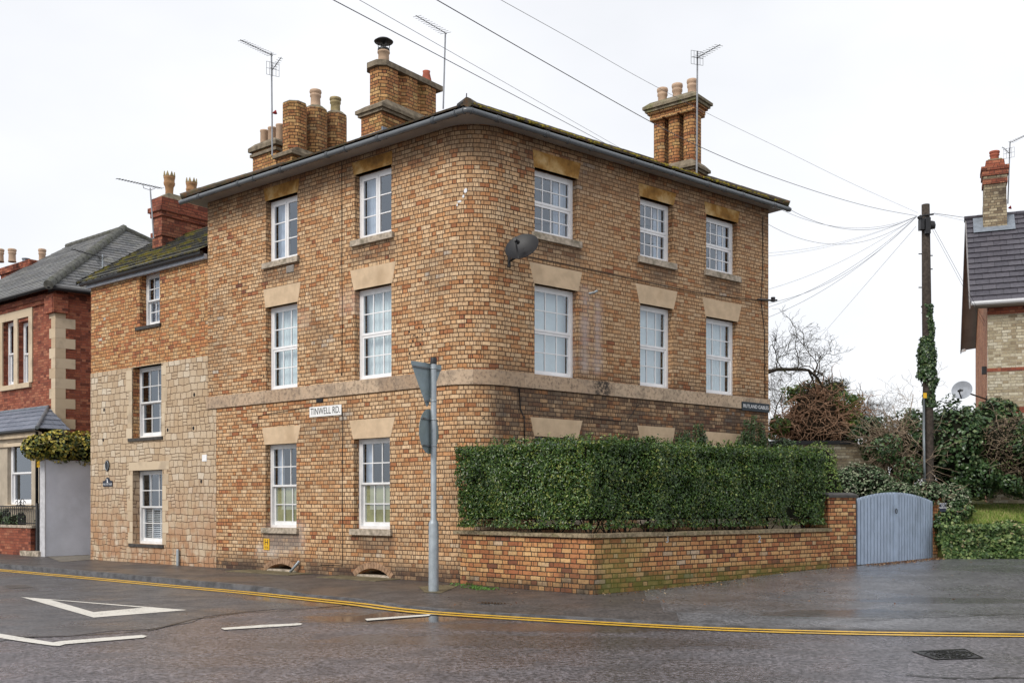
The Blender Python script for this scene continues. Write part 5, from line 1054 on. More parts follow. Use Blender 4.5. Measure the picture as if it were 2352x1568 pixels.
mb = MB(); e = Vector((*(-dF), 0))*.03
for p_, q_ in ((f1, t1), (bk1, t1)): mb.slab([p_-Vector((0, 0, .15)), q_-Vector((0, 0, .15)), q_+Vector((0, 0, .01)), p_+Vector((0, 0, .01))], e)
obj('barge_board', mb, plain('grey_barge_board', (.22, .21, .21), .6), rf); mb = MB(); mb.poly([f1-Vector((0, 0, .05)), t1-Vector((0, 0, .05)), HS.P(LR, .001, zR-.1), HS.P(-.3, .001, ZEH)]); mb.poly([bk1-Vector((0, 0, .05)), t1-Vector((0, 0, .05)), HS.P(LR, .001, zR-.1), HS.P(7.2, .001, ZRr)]); obj('verge_soffit', mb, M['soffit'], rf)
mb = MB(); mb.tube([HF.P(-ov+.02, .36, ZEH+.02), HF.P(5, .36, ZEH+.02)], .055, 10); obj('gutter', mb, M['white'], rh); mb = MB(); mb.box(HF, -ov+.1, 5, .002, .30, ZEH-.06, ZEH-.01); obj('soffit', mb, M['soffit'], rh)
mb = MB(); mb.tube([bk1+Vector((0, 0, -.05)), bk1+Vector((.0, -.25, -.07))], .05, 8); obj('gutter_end', mb, M['white'], rh)
HCf = Frame(at(2258, HZ, Yh+2.1), dF, nF); tz3 = lambda v, Y=Yh+2.1: ZC-(v-HZ)/F*Y; mb = MB(); W3 = .62
mb.prism(rectp(HCf, 0, W3, -.62, 0), tz3(560), tz3(463), .96); mb.prism(rectp(HCf, .02, W3-.02, -.60, -.02), tz3(463), tz3(424)); mb.prism(rectp(HCf, .0, W3, -.62, 0), tz3(413), tz3(405)); ch = obj('chimney', mb, M['brickyelch'], rh)
mb = MB(); mb.prism(rectp(HCf, -.01, W3+.01, -.63, .01), tz3(424), tz3(413)); mb.prism(rectp(HCf, -.03, W3+.03, -.65, .03), tz3(405), tz3(393)); mb.prism(rectp(HCf, -.05, W3+.05, -.67, .05), tz3(393), tz3(384)); mb.prism(rectp(HCf, .05, W3-.05, -.57, -.05), tz3(384), tz3(368), .9); obj('red_brick_cap', mb, M['brickredch'], ch)
p = HCf.P(W3/2, -.31, tz3(372)); pot(ch, p, .36, 1.15, 'redclay'); mb = MB(); mb.prism(rectp(HCf, .1, W3-.1, -.5, -.1), tz3(368), tz3(364), .8); obj('mortar_cap', mb, M['flaunch'], ch)
mb = MB(); n_ = (t1-f1).cross(f2-f1).normalized(); n_ = -n_ if n_.z < 0 else n_
fa = f1.lerp(t1, .86); d_ = Vector((*dF, 0)); cc = HCf.P(0, .0, 0); sx = (Vector(cc[:2])-Vector(f1[:2])).dot(dF)
mb.slab([f1.lerp(t1, .80)+d_*(sx-.25)+n_*.045, f1.lerp(t1, .80)+d_*(sx+W3+.2)+n_*.045, f1.lerp(t1, .99)+d_*(sx+W3+.2)+n_*.045, f1.lerp(t1, .99)+d_*(sx-.25)+n_*.045], n_*.006); obj('flashing', mb, M['lead'], ch)
dk = at(2209, 895, 25.6); dish('d2', 'pale grey satellite dish standing above the ivy beside the right-hand house', dk, (-.75, -.9, .22), .235, plain('pale_dish_paint', (.42, .45, .50), .4), Vector(HS.P(.2, .0, dk.z-.12)))
mb = MB(); mb.box(Frame(HS.P(.28, .0, 0), (.38, .925), (-.925, .38)), 0, .12, .0, .12, HF.z(2257, 856), HF.z(2257, 838)); single('outside_lamp', mb, M['black'], 'small dark outside lamp box on the orange side wall of the right-hand house', 'lamp')
# ================================================================ UTILITY POLE
Yp = 24.0; pb_ = at(2128.5, HZ, Yp); zp = lambda v: ZC-(v-HZ)/F*Yp; up_ = thing('utility_pole', 'tall dark wooden telegraph pole wrapped in ivy with wires fanning from its top', 'utility pole', (pb_.x, pb_.y, .8))
M['wood'] = plain('creosoted_wood', (.055, .044, .036), .85, .2, var=.35, scale=16, bump=.006)
pt_ = at(2126, 470, Yp); mb = MB(); mb.tube([(pb_.x+.05, pb_.y, .3), (pb_.x+.04, pb_.y, 3.2), (pb_.x, pb_.y, 6), pt_], [.12, .118, .108, .092], 14); obj('pole', mb, M['wood'], up_)
ptop = at(2122, 497, Yp); mb = MB(); mb.tube([at(2108, 499, Yp-.1), at(2122, 495, Yp-.13), at(2144, 492, Yp-.1)], .022, 6); mb.tube([at(2110, 502, Yp-.15), at(2116, 497, Yp-.15)], .05, 6); obj('wire_bracket', mb, M['black'], up_)
mb = MB(); FU = Frame((ptop.x, Yp), (1, 0), (0, -1)); mb.box(FU, -.13, -.04, -.02, .14, zp(530), zp(505)); mb.box(FU, -.02, .10, .08, .16, zp(540), zp(503)); obj('terminal_box', mb, M['black'], up_)
mb = MB(); mb.lathe(at(2139, 527, Yp-.05), [(0, 0), (.09, .02), (.10, .10), (.08, .18), (.03, .2), (0, .2)], 12); mb.tube([at(2130, 497, Yp), at(2134, 505, Yp), at(2136, 512, Yp)], .02, 5); obj('cable_joint', mb, M['black'], up_)
mb = MB()
for v, sd_ in ((583, -1), (587, 1), (618, 1), (660, -1), (700, 1), (742, 1), (780, -1)): x = 2126+sd_*9; mb.tube([at(x, v, Yp), at(x+sd_*7, v, Yp)], .014, 5)
props(obj('climbing_step', mb, M['black'], up_), kind='stuff')
mb = MB(); mb.tube([at(2121.5, 905, Yp-.16), at(2122, 1010, Yp-.16), at(2124, 1118, Yp-.16)], .03, 8); obj('cable_guard', mb, M['metal'], up_)
mb = MB(); mb.box(Frame(at(2124, HZ, Yp-.2), (1, 0), (0, -1)), -.035, .045, 0, .006, zp(916), zp(904)); obj('yellow_tag', mb, M['yellow'], up_)
# wires
M['wire'] = plain('telephone_wire', (.09, .09, .105), .6)
def wire(pts, r, label, group='overhead wires', sag=0.0):
    a, b = Vector(pts[0]), Vector(pts[-1]); mid = [Vector(p) for p in pts]
    if len(mid) == 2: mid = [a.lerp(b, i/24)-Vector((0, 0, sag*4*(i/24)*(1-i/24))) for i in range(25)]
    mb = MB(); mb.tube(mid, r, 5); return single('overhead_wire', mb, M['wire'], label, 'wire', group)
PT = at(2106, 497, Yp-.1)
def extend(a, b, k): return a+(a-b)*k
a = at(765, 0, 9.5); b = at(1520, 398, 30); wire([extend(a, b, .25), b], .005, 'thick dark wire crossing nearest the chimney cowl and passing behind the main roof')
a = at(825, 0, 9.5); b = at(1600, 440, 30); wire([extend(a, b, .25), b], .0028, 'thin wire second from the left at the top, passing behind the main roof')
def sagwire(pxs, r, label, ext=.25):
    P = [at(*p) for p in pxs]; P = [extend(P[0], P[1], ext)]+P; out = []
    for i in range(len(P)-1):
        p0, p1, p2, p3 = P[max(i-1, 0)], P[i], P[i+1], P[min(i+2, len(P)-1)]
        for j in range(6):
            t = j/6; out.append(.5*((2*p1)+(p2-p0)*t+(2*p0-5*p1+4*p2-p3)*t*t+(3*p1-p0-3*p2+p3)*t**3))
    return wire(out+[P[-1]], r, label)
sagwire([(1003, 0, 9.5), (1250, 142, 11.5), (1500, 283, 14), (1620, 343, 15.6), (1750, 397, 17.4), (1900, 448, 20), (2010, 478, 22), (2106, 496, Yp-.1)], .005, 'dark sagging wire that ends at the pole after crossing the three-pot chimney')
sagwire([(1150, 0, 9.5), (1330, 100, 11.2), (1480, 185, 13), (1640, 268, 15.4), (1800, 345, 18), (1960, 423, 21), (2108, 489, Yp-.1)], .0025, 'faint straight wire, the highest of those reaching the pole')
HB = B.P(SB1+.1, .12, B.z(1765, 690)); 
def fromhouse(u, v, Yw, sag, r, label): wire([at(u, v, Yw), PT], r, label, 'overhead wires', sag)
fromhouse(1800, 473, 22.4, .42, .0045, 'wire from the right gutter end of the corner house to the pole')
fromhouse(1795, 482, 22.4, .34, .0035, 'wire just under the one from the gutter end, joining it near the pole')
fromhouse(1764, 515, 22.4, .55, .004, 'wire from high on the right edge of the corner house, sagging to the pole')
for v, lb in ((581, 'upper of two faint wires leaving the middle of the house edge for the pole'), (588, 'lower of two faint wires leaving the middle of the house edge for the pole')): fromhouse(1765, v, 22.4, .16, .0025, lb)
for v, lb, r, sg_ in ((664, 'faint wire rising from above the cable bracket to the pole', .003, .18), (696, 'wire rising from the cable bracket on the house edge to the pole', .004, .35), (705, 'wire rising from just below the cable bracket to the pole', .004, .25), (728, 'lowest wire rising from the right edge of the corner house to the pole', .004, .25)): fromhouse(1766, v, 22.4, sg_, r, lb)
wire([at(1870, 790, 40), at(2104, 520, Yp)], .004, 'faint steep wire dropping from the pole toward the bare tree')
wire([at(2145, 490, Yp), HF.P(-.4, -2.6, zR)], .007, 'short dark wire from the pole to the ridge of the right-hand house'); wire([at(2145, 492, Yp), HF.P(-.4, -2.4, zR-.15)], .0035, 'short faint wire from the pole to just under the ridge of the right-hand house')
wire([at(2143, 520, Yp), HS.P(.3, .05, HF.z(2255, 735))], .004, 'steep wire from the pole down to the gable wall of the right-hand house'); wire([at(2142, 528, Yp), HS.P(.5, .05, HF.z(2255, 742))], .0035, 'faint steep wire beside the other one down to the right-hand gable wall')
mb = MB(); mb.tube([B.P(B.s(1738), .03, B.z(1738, 688)), B.P(SB1+.05, .05, B.z(1765, 690)), B.P(SB1+.20, .08, B.z(1765, 688))], .022, 6); mb.tube([B.P(SB1+.10, .05, B.z(1765, 692)), B.P(SB1+.10, .05, B.z(1765, 682))], .05, 6); obj('cable_bracket', mb, M['black'], house)

# ================================================================ TV AERIALS
def yagi(mb, a, b, n, el, up=(0, 0, 1), r=.008, side=None):
    a, b = Vector(a), Vector(b); mb.tube([a, b], r, 5); d = (b-a).normalized(); s_ = d.cross(Vector(up)).normalized() if side is None else Vector(side)
    for i in range(n): p = a.lerp(b, (i+.5)/n); h = el*(1-.3*i/n); mb.tube([p-s_*h, p+s_*h], r*.55, 4)
def aerial(label, foot, top, booms, mat='alu', r=.018, clampd=None):
    t = thing('tv_aerial', label, 'aerial', foot); mb = MB(); mb.tube([foot, top], r, 8); obj('mast', mb, M[mat], t)
    for (a, b, n, el, refl) in booms:
        mb = MB(); yagi(mb, a, b, n, el); obj('boom', mb, M['black'] if mat != 'white' else M['white'], t)
        if refl:
            mb = MB(); d = (Vector(b)-Vector(a)).normalized(); s_ = d.cross(Vector((0, 0, 1))).normalized(); c = Vector(a)+d*.02
            for k in range(5): mb.tube([c+s_*(-.14+.07*k)+Vector((0, 0, -.14)), c+s_*(-.14+.07*k)+Vector((0, 0, .14))], .004, 4)
            for z in (-.14, 0, .14): mb.tube([c-s_*.14+Vector((0, 0, z)), c+s_*.14+Vector((0, 0, z))], .004, 4)
            obj('reflector', mb, M['black'], t)
    return t
ya = Yc-.15; aerial('tall aerial with two antennas standing by the octagonal chimney shafts', at(625.5, 358, ya), at(623.5, 122, ya), [(at(626, 128, ya), at(552, 92, ya-1.2), 13, .12, False), (at(626, 160, ya), at(646, 132, ya-.5), 6, .07, True)])
mb = MB(); mb.tube([at(626, 260, ya), at(633, 258, ya), at(636, 262, ya)], [.012, .05, .01], 8); single('red_plastic_rag', mb, plain('red_plastic', (.30, .03, .03), .6), 'small dark red tag caught on the left aerial mast', 'rag')
yb_ = 22.3; aerial('tallest aerial behind the cowled chimney with a boom pointing up left', at(1018, 250, yb_), at(1023, 76, yb_), [(at(1026, 78, yb_), at(955, 36, yb_-1.5), 12, .13, False)])
yc_ = Ye-.45; aerial('right aerial on the roof with a boom pointing up right', at(1600, 404, yc_), at(1602, 118, yc_), [(at(1600, 134, yc_), at(1654, 103, yc_-.9), 9, .13, True)])
yd_ = Yr-.3; aerial('thin aerial beside the red chimney with a long boom pointing left', at(353, 548, yd_), at(345, 432, yd_), [(at(372, 433, yd_), at(268, 410, yd_-1.6), 16, .10, False)])
mb = MB(); mb.tube([at(328, 423, yd_-.3), at(330, 432, yd_), at(345, 437, yd_), at(355, 433, yd_), at(357, 430, yd_)], .008, 5); obj('cradle', mb, M['alu'], bpy.data.objects['tv_aerial.003'])
ye_ = A.P(A.s(235), -1.2, 0).y; aerial('short pale aerial standing on the cottage roof before the slate roof', at(235.5, 640, ye_), at(235.5, 585, ye_), [(at(235, 592, ye_), at(165, 572, ye_-1.5), 12, .10, False), (at(228, 596, ye_), at(246, 590, ye_), 2, .2, True)], 'metal')
yf_ = Yh+2.3; aerial('aerial on the right-hand house chimney with a boom pointing right', at(2315, 468, yf_), at(2320, 325, yf_), [(at(2320, 328, yf_), at(2362, 308, yf_-.8), 8, .10, False), (at(2318, 352, yf_), at(2302, 314+24, yf_-.6), 4, .06, True)])
mb = MB(); mb.tube([at(2316, 478, yf_), at(2320, 476, yf_), at(2323, 480, yf_)], [.01, .05, .01], 8); single('red_plastic_rag', mb, bpy.data.materials['red_plastic'], 'small red tag on the aerial of the right-hand house', 'rag')
# ================================================================ PLANTS
def leaf_mesh(name, C, N, size, mat, aspect=.5, fold=.15, jit=.35, droop=0.0):
    C = np.asarray(C, float); N = np.asarray(N, float); n = len(C)
    N = N+rng.normal(0, jit, (n, 3)); N /= np.linalg.norm(N, axis=1)[:, None]+1e-9
    T = rng.normal(0, 1, (n, 3)); T[:, 2] -= droop; T -= (T*N).sum(1)[:, None]*N; T /= np.linalg.norm(T, axis=1)[:, None]+1e-9
    Bn = np.cross(N, T); L = size*rng.uniform(.6, 1.25, n)[:, None]; W = L*aspect*rng.uniform(.8, 1.2, n)[:, None]
    v = np.stack([C-T*L/2, C+Bn*W/2+N*W*fold-T*L*.08, C+T*L/2-N*L*.08, C-Bn*W/2+N*W*fold-T*L*.08], 1).reshape(-1, 3)
    b = np.arange(n)[:, None]*4; f = np.concatenate([b+[0, 1, 2], b+[0, 2, 3]], 1).reshape(-1)
    me = bpy.data.meshes.new(name); me.vertices.add(4*n); me.vertices.foreach_set('co', v.ravel())
    me.loops.add(6*n); me.loops.foreach_set('vertex_index', f.astype(np.int32)); me.polygons.add(2*n)
    me.polygons.foreach_set('loop_start', np.arange(0, 6*n, 3, dtype=np.int32)); me.update(calc_edges=True); me.materials.append(mat); return me
def lump(P, k=2.2, seed=0.0):                             # cheap smooth 3-D variation
    x, y, z = P[:, 0]*k+seed, P[:, 1]*k+seed*1.3, P[:, 2]*k-seed
    return (np.sin(x*1.3+np.sin(y*1.7))+np.sin(y*1.9+np.sin(z*1.3))+np.sin(z*2.1+np.sin(x*1.1)))/3
def ell(u0, u1, v0, v1, Y, dep):                          # ellipsoid filling a rectangle of the frame at depth Y
    c = at((u0+u1)/2, (v0+v1)/2, Y); return (c, abs(u1-u0)/2/F*Y, dep, abs(v1-v0)/2/F*Y)
def blob_pts(blobs, dens, inner=.45, lumpy=.14, zmin=None):
    Cs, Ns = [], []
    for (c, a, b, h) in blobs:
        area = 4*math.pi*((a*b)**1.6/3+(a*h)**1.6/3+(b*h)**1.6/3)**(1/1.6); n = int(area*dens)
        d = rng.normal(0, 1, (n, 3)); d /= np.linalg.norm(d, axis=1)[:, None]; r = 1-inner*rng.random(n)**2.2
        P = d*r[:, None]*np.array([a, b, h]); W = P+np.array(c); P = P*(1+lumpy*lump(W, 3.0, c[0])[:, None]+lumpy*.6*lump(W, 8, 1)[:, None]); W = P+np.array(c)
        nn = d/np.array([a, b, h]); nn /= np.linalg.norm(nn, axis=1)[:, None]; nn[:, 2] += .35
        keep = np.ones(n, bool) if zmin is None else W[:, 2] > zmin
        Cs.append(W[keep]); Ns.append(nn[keep])
    return np.concatenate(Cs), np.concatenate(Ns)
M['core'] = plain('dark_foliage_shade_core', (.012, .013, .008), .95, .05, var=.3)  # near-black fill that paints the shade deep inside the foliage
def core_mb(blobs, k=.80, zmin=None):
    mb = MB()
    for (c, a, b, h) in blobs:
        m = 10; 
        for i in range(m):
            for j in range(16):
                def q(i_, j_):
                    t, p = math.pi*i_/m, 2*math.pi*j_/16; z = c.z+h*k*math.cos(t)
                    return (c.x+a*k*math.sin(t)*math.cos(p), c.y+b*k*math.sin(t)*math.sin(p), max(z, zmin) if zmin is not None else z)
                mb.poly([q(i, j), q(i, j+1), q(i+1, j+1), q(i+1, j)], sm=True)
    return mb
def twigs(n, start, length, r, wig=.25, up=.3, steps=9, spread=1.0):
    mb = MB()
    for _ in range(n):
        p = Vector(start()); d = Vector((rng.normal()*spread, rng.normal()*spread, rng.normal()*.6*spread+up)).normalized(); pts = [p.copy()]; L = length*rng.uniform(.5, 1.3)
        for i in range(steps): d = (d+Vector(rng.normal(0, wig, 3))).normalized(); p = p+d*L/steps; pts.append(p.copy())
        mb.tube(pts, [r*(1-.75*i/steps) for i in range(steps+1)], 4, caps=False)
    return mb
G = {}
G['hedge'] = leafmat('hedge_leaf', [(0, (.018, .042, .009)), (.35, (.038, .085, .016)), (.65, (.065, .135, .024)), (.88, (.13, .20, .036)), (1, (.27, .30, .07))], .30, .55)
G['ivy'] = leafmat('ivy_leaf', [(0, (.016, .038, .014)), (.4, (.034, .078, .024)), (.75, (.065, .125, .038)), (1, (.17, .22, .09))], .36, .5)
G['ivypale'] = leafmat('pale_ground_ivy_leaf', [(0, (.035, .07, .02)), (.4, (.075, .14, .04)), (.75, (.14, .21, .06)), (.95, (.26, .31, .12)), (1, (.40, .32, .18))], .45, .4)
G['variegated'] = leafmat('variegated_leaf', [(0, (.025, .055, .02)), (.4, (.06, .11, .045)), (.62, (.15, .21, .11)), (.85, (.34, .38, .25)), (1, (.48, .48, .36))], .5, .3)
G['yellow'] = leafmat('yellow_green_ivy_leaf', [(0, (.03, .05, .012)), (.3, (.08, .11, .022)), (.5, (.20, .21, .04)), (.75, (.42, .36, .06)), (1, (.60, .46, .08))], .4, .45, big=.45)
G['lime'] = leafmat('bright_shrub_leaf', [(0, (.03, .07, .012)), (.5, (.085, .15, .025)), (1, (.22, .28, .055))], .45, .4)
G['brown'] = leafmat('dead_leaf', [(0, (.05, .036, .024)), (.5, (.11, .078, .05)), (.8, (.16, .115, .07)), (.9, (.09, .12, .04)), (1, (.11, .15, .05))], .7, .2, trans=0)
G['conifer'] = leafmat('conifer_needle', [(0, (.012, .022, .012)), (1, (.04, .062, .03))], .6, .2)
M['twig'] = plain('bare_twig', (.30, .23, .165), .85, .2, var=.35, scale=9)
M['vine'] = plain('brown_vine', (.36, .22, .14), .85, .2, var=.4, scale=7)
M['bark'] = plain('dark_bark', (.055, .045, .035), .9, .2, var=.35, scale=10, dirt=((.10, .12, .03), .5))
# ---- the clipped hedge
hd = thing('clipped_hedge', 'long dark green clipped hedge behind the low brick wall', 'hedge', (G0.x, G0.y+.3, .9))
ZH0, ZH1 = 1.06, 2.42
FO = [Vector((-.95, 16.97)), Vector((G0.x-.02, G0.y+.16)), W2.P(S2+.02, -.10, 0).to_2d()]      # front line of the foliage
nf = [perp_out(FO[1]-FO[0]), nB]; BK = [FO[0]-nf[0]*.0+Vector((.35, .35)), FO[1]+Vector((.0, 1.05)), FO[2]-nB*.95]
def quad_pts(a, b, c, d, dens):                            # random points on a 3-D quad a-b-c-d
    a, b, c, d = [np.array(p, float) for p in (a, b, c, d)]; area = np.linalg.norm(np.cross(b-a, d-a)); n = int(area*dens)
    s, t = rng.random((n, 1)), rng.random((n, 1)); P = (a*(1-s)+b*s)*(1-t)+(d*(1-s)+c*s)*t; nn = np.cross(b-a, d-a); nn /= np.linalg.norm(nn); return P, np.tile(nn, (n, 1))
PP, NN = [], []
def addface(a, b, c, d, dens, out, bulge=.07):
    P, N = quad_pts(a, b, c, d, dens); out = np.array(out, float); N = np.where((N@out > 0)[:, None], N, -N)
    off = bulge*1.5*lump(P, 1.9)+.065*lump(P, 6, 2)-.12*rng.random(len(P))**2+.09*(rng.random(len(P)) > .985); PP.append(P+N*off[:, None]); NN.append(N)
v3 = lambda p, z: (p.x, p.y, z)
for i in (0, 1):
    o = (nf[i].x, nf[i].y, 0); addface(v3(FO[i], ZH0), v3(FO[i+1], ZH0), v3(FO[i+1], ZH1), v3(FO[i], ZH1), 3700, o)
    addface(v3(FO[i], ZH1), v3(FO[i+1], ZH1), v3(BK[i+1], ZH1+.02), v3(BK[i], ZH1+.02), 1900, (0, 0, 1)); addface(v3(BK[i], ZH0), v3(BK[i+1], ZH0), v3(BK[i+1], ZH1), v3(BK[i], ZH1), 500, (-nf[i].x, -nf[i].y, 0))
addface(v3(FO[0], ZH0), v3(BK[0], ZH0), v3(BK[0], ZH1), v3(FO[0], ZH1), 2600, (-1, 0, 0)); addface(v3(FO[2], ZH0), v3(BK[2], ZH0), v3(BK[2], ZH1), v3(FO[2], ZH1), 2400, (1, 0, 0))
P = np.concatenate(PP); N = np.concatenate(NN)
for _ in range(420):                                       # stray shoots along the top
    i = 0 if rng.random() < .28 else 1; q = FO[i].lerp(FO[i+1], rng.random())-nf[i]*rng.uniform(.0, .9); h = rng.uniform(.03, .13)
    m = int(3+h*40); zz = np.linspace(0, h, m); P = np.vstack([P, np.stack([q.x+rng.normal(0, .012, m), q.y+rng.normal(0, .012, m), ZH1+zz], 1)]); N = np.vstack([N, rng.normal(0, 1, (m, 3))])
# round the top edge and ragged the bottom
low = (P[:, 2] < ZH0+.16) & (lump(P, 6, 3)+rng.normal(0, .4, len(P)) > .75-(P[:, 2]-ZH0)*5); P = P[~low]; N = N[~low]
top = (P[:, 2] > ZH1-.10) & (P[:, 2] < ZH1+.02); P[top, 2] -= .05*rng.random(top.sum()); N[top] += [0, 0, .4]
obj('foliage', leaf_mesh('foliage', P, N, .056, G['hedge'], .46, .2, .55), None, hd)
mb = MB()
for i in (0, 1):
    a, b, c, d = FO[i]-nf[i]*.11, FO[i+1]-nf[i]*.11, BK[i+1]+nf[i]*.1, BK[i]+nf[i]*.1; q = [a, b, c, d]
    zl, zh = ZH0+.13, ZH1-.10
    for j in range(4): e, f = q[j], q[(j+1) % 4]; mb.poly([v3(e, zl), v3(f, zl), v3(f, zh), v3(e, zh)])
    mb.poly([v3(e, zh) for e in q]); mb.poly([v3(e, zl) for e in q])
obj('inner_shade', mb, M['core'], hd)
tr = []
for i, n in ((0, 5), (1, 12)):
    for k in range(n):
        t = (k+.5+rng.uniform(-.25, .25))/n; a = FO[i].lerp(FO[i+1], t)-nf[i]*.42; mb = MB(); x = rng.uniform(-.12, .12)
        mb.tube([(a.x, a.y, .1), (a.x+x*.3, a.y, .75), (a.x+x, a.y, 1.35)], [.035, .03, .02], 6)
        for s_ in (-1, 1): mb.tube([(a.x+x*.4, a.y, .85), (a.x+x+s_*.13, a.y-.1, 1.1), (a.x+x+s_*.2, a.y-.15, 1.3)], [.014, .011, .007], 5)
        obj('trunk', mb, M['bark'], hd)
def plant(name, label, cat, blobs, dens, size, mat, core=.78, zmin=None, group=None, inner=.45, aspect=.6, tw=0, twr=.012, twl=.7, twmat='twig', jit=.5, base=None, lumpy=.14, droop=0, stems=0):
    c = blobs[0][0]; t = thing(name, label, cat, base or (c.x, c.y, zmin if zmin is not None else c.z-blobs[0][3]), group)
    P, N = blob_pts(blobs, dens, inner, lumpy, zmin); obj('foliage', leaf_mesh('foliage', P, N, size, G[mat], aspect, .15, jit, droop), None, t)
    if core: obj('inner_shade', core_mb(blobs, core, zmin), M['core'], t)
    if tw:
        def st(): b = blobs[int(rng.integers(len(blobs)))]; d = Vector(rng.normal(0, 1, 3)).normalized(); d.y = -abs(d.y); return b[0]+Vector((d.x*b[1]*.85, d.y*b[2]*.9, d.z*b[3]*.85))
        props(obj('twig', twigs(tw, st, twl, twr), M[twmat], t), kind='stuff')
    if stems:
        mb = MB()
        for k in range(stems):
            b = blobs[k % len(blobs)]; q = b[0]+Vector((rng.uniform(-.4, .4)*b[1], rng.uniform(-.3, .3), 0)); mb.tube([(q.x*.5+c.x*.5, q.y, (zmin or 0)-.1), q], [.05, .02], 6)
        obj('stem', mb, M['bark'], t)
    return t
# ---- shrubs against side B, above the hedge
def uprights(name, label, u0, u1, v0, v1, d, n, mat='ivy', seed=0):
    t = thing(name, label, 'shrub', B.P(B.s((u0+u1)/2), d, 1.2)); P, N = [], []; mb = MB()
    for k in range(n):
        u = u0+(u1-u0)*(k+.5)/n+rng.uniform(-5, 5); top = B.z(u, v0+rng.uniform(0, 1)**.7*(v1-v0)*.7, d); s = B.s(u, d); lean = rng.uniform(-.08, .08); h = top-1.0
        mb.tube([B.P(s, d, 1.0), B.P(s+lean, d, top)], [.012, .004], 4)
        m = int(h*330); z = rng.random(m)**.7; ang_ = rng.random(m)*6.28; r = .12*(1.05-z*.62)
        for zz, aa, rr in zip(z, ang_, r): p = B.P(s+lean*zz+rr*math.cos(aa), d+rr*math.sin(aa), 1.0+h*zz); P.append(tuple(p)); N.append((math.cos(aa), -.5, .6))
    obj('foliage', leaf_mesh('foliage', P, N, .055, G[mat], .45, .2, .5), None, t); obj('stem', mb, M['bark'], t)
uprights('wall_shrub', 'dark leafy upright shrub between the second and third ground floor lintels', 1556, 1628, 966, 1030, .25, 12)
uprights('wall_shrub', 'dark leafy upright shrub at the right corner of the brick house', 1690, 1768, 948, 1042, .28, 13)
# ---- ivy over the rendered wall
iv = [(FS.P(.35, -.05, 2.55), .55, .40, .42), (FS.P(1.1, -.05, 2.62), .6, .42, .42), (FS.P(1.9, -.1, 2.6), .7, .45, .42), (FS.P(2.8, -.1, 2.6), .7, .5, .40), (FS.P(-.25, .0, 2.45), .34, .3, .36)]
cz = A.z(140, 1022)
iv = [(Vector((c.x, c.y, cz-(.0 if i != 4 else .05))), a, b*1.1, h*1.02) for i, (c, a, b, h) in enumerate(iv)]
plant('ivy', 'thick yellow-green ivy hanging over the pale rendered wall', 'ivy', iv, 420, .10, 'yellow', .8, base=tuple(FS.P(.5, 0, cz-.4)), tw=30, twl=.4, twr=.006, aspect=.75)
plant('shrub', 'dark green plants behind the black railing under the bay window', 'shrub', [(A.P(A.s(40), -.42, A.z(40, 1195)), .8, .14, .26), (A.P(A.s(5), -.42, A.z(5, 1190)), .8, .14, .30), (A.P(A.s(68), -.45, A.z(68, 1200)), .3, .12, .22)], 900, .05, 'ivy', .85, zmin=.3)
# ---- behind the hedge and the gate
plant('green_shrub', 'bright green bush at the right end of the clipped hedge', 'shrub', [ell(1835, 1920, 1018, 1130, 21.5, .7), ell(1800, 1870, 1030, 1090, 21.2, .5), ell(1870, 1925, 1060, 1200, 20.9, .5)], 620, .06, 'lime', .8, zmin=.2)
plant('variegated_bush', 'rounded bush with cream edged leaves behind the brick pillar', 'bush', [ell(1905, 2040, 1062, 1160, 23.5, .9), ell(1900, 1960, 1075, 1180, 23.2, .7), ell(1990, 2060, 1090, 1180, 23.8, .7)], 560, .07, 'variegated', .82, zmin=.2)
plant('round_bush', 'small dark rounded bush beside the house corner above the hedge', 'bush', [ell(1765, 1828, 1005, 1052, 23.5, .6)], 700, .05, 'ivy', .8)
plant('ivy', 'pale ivy spreading along the top of the blue gate', 'ivy', [ell(2010, 2110, 1108, 1150, 22.8, .45), ell(2085, 2170, 1105, 1165, 23.3, .5), ell(2130, 2225, 1108, 1175, 23.6, .6), ell(2150, 2200, 1130, 1215, 23.15, .25)], 620, .075, 'variegated', .78, tw=20, twl=.5)
# brick wall in the background with dark coping
BW = Frame(at(1900, HZ, 26.5), (1, -.12), (-.12, -1)); zw = BW.z(1930, 1020); t = thing('background_wall', 'yellow brick garden wall with a dark coping behind the bushes', 'wall', BW.P(0, 0, .3)); mb = MB(); mb.box(BW, -1.6, BW.s(2040), -.25, 0, .0, zw); obj('wall', mb, M['brickyel'], t); mb = MB(); mb.slab([BW.P(-1.65, .06, zw), BW.P(BW.s(1968), .06, zw), BW.P(BW.s(1968), -.3, zw), BW.P(-1.65, -.3, zw)], (0, 0, .10)); obj('coping', mb, M['black'], t)
# vine thicket
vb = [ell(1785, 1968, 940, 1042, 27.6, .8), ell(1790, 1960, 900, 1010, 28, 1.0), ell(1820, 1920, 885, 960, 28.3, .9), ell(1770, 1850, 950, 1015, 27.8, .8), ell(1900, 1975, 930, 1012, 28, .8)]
vt = plant('vine_thicket', 'domed tangle of bare brown vines with green leaves on its crown', 'vine', [ell(1795, 1915, 878, 930, 28.5, .7), ell(1885, 1975, 898, 965, 28.2, .8), ell(1768, 1812, 955, 1010, 27.6, .5), ell(1930, 1985, 940, 1010, 27.5, .6)], 420, .11, 'lime', 0, base=tuple(at(1870, 1010, 28)), lumpy=.55)
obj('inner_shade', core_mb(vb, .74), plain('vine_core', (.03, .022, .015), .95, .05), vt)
def vst(): b = vb[int(rng.integers(5))]; d = Vector(rng.normal(0, 1, 3)).normalized(); d.y = -abs(d.y); return b[0]+Vector((d.x*b[1], d.y*b[2], d.z*b[3]))*rng.uniform(.80, 1.0)
props(obj('vine_stem', twigs(620, vst, .9, .017, .42, -.15, 9, .6), M['vine'], vt), kind='stuff')
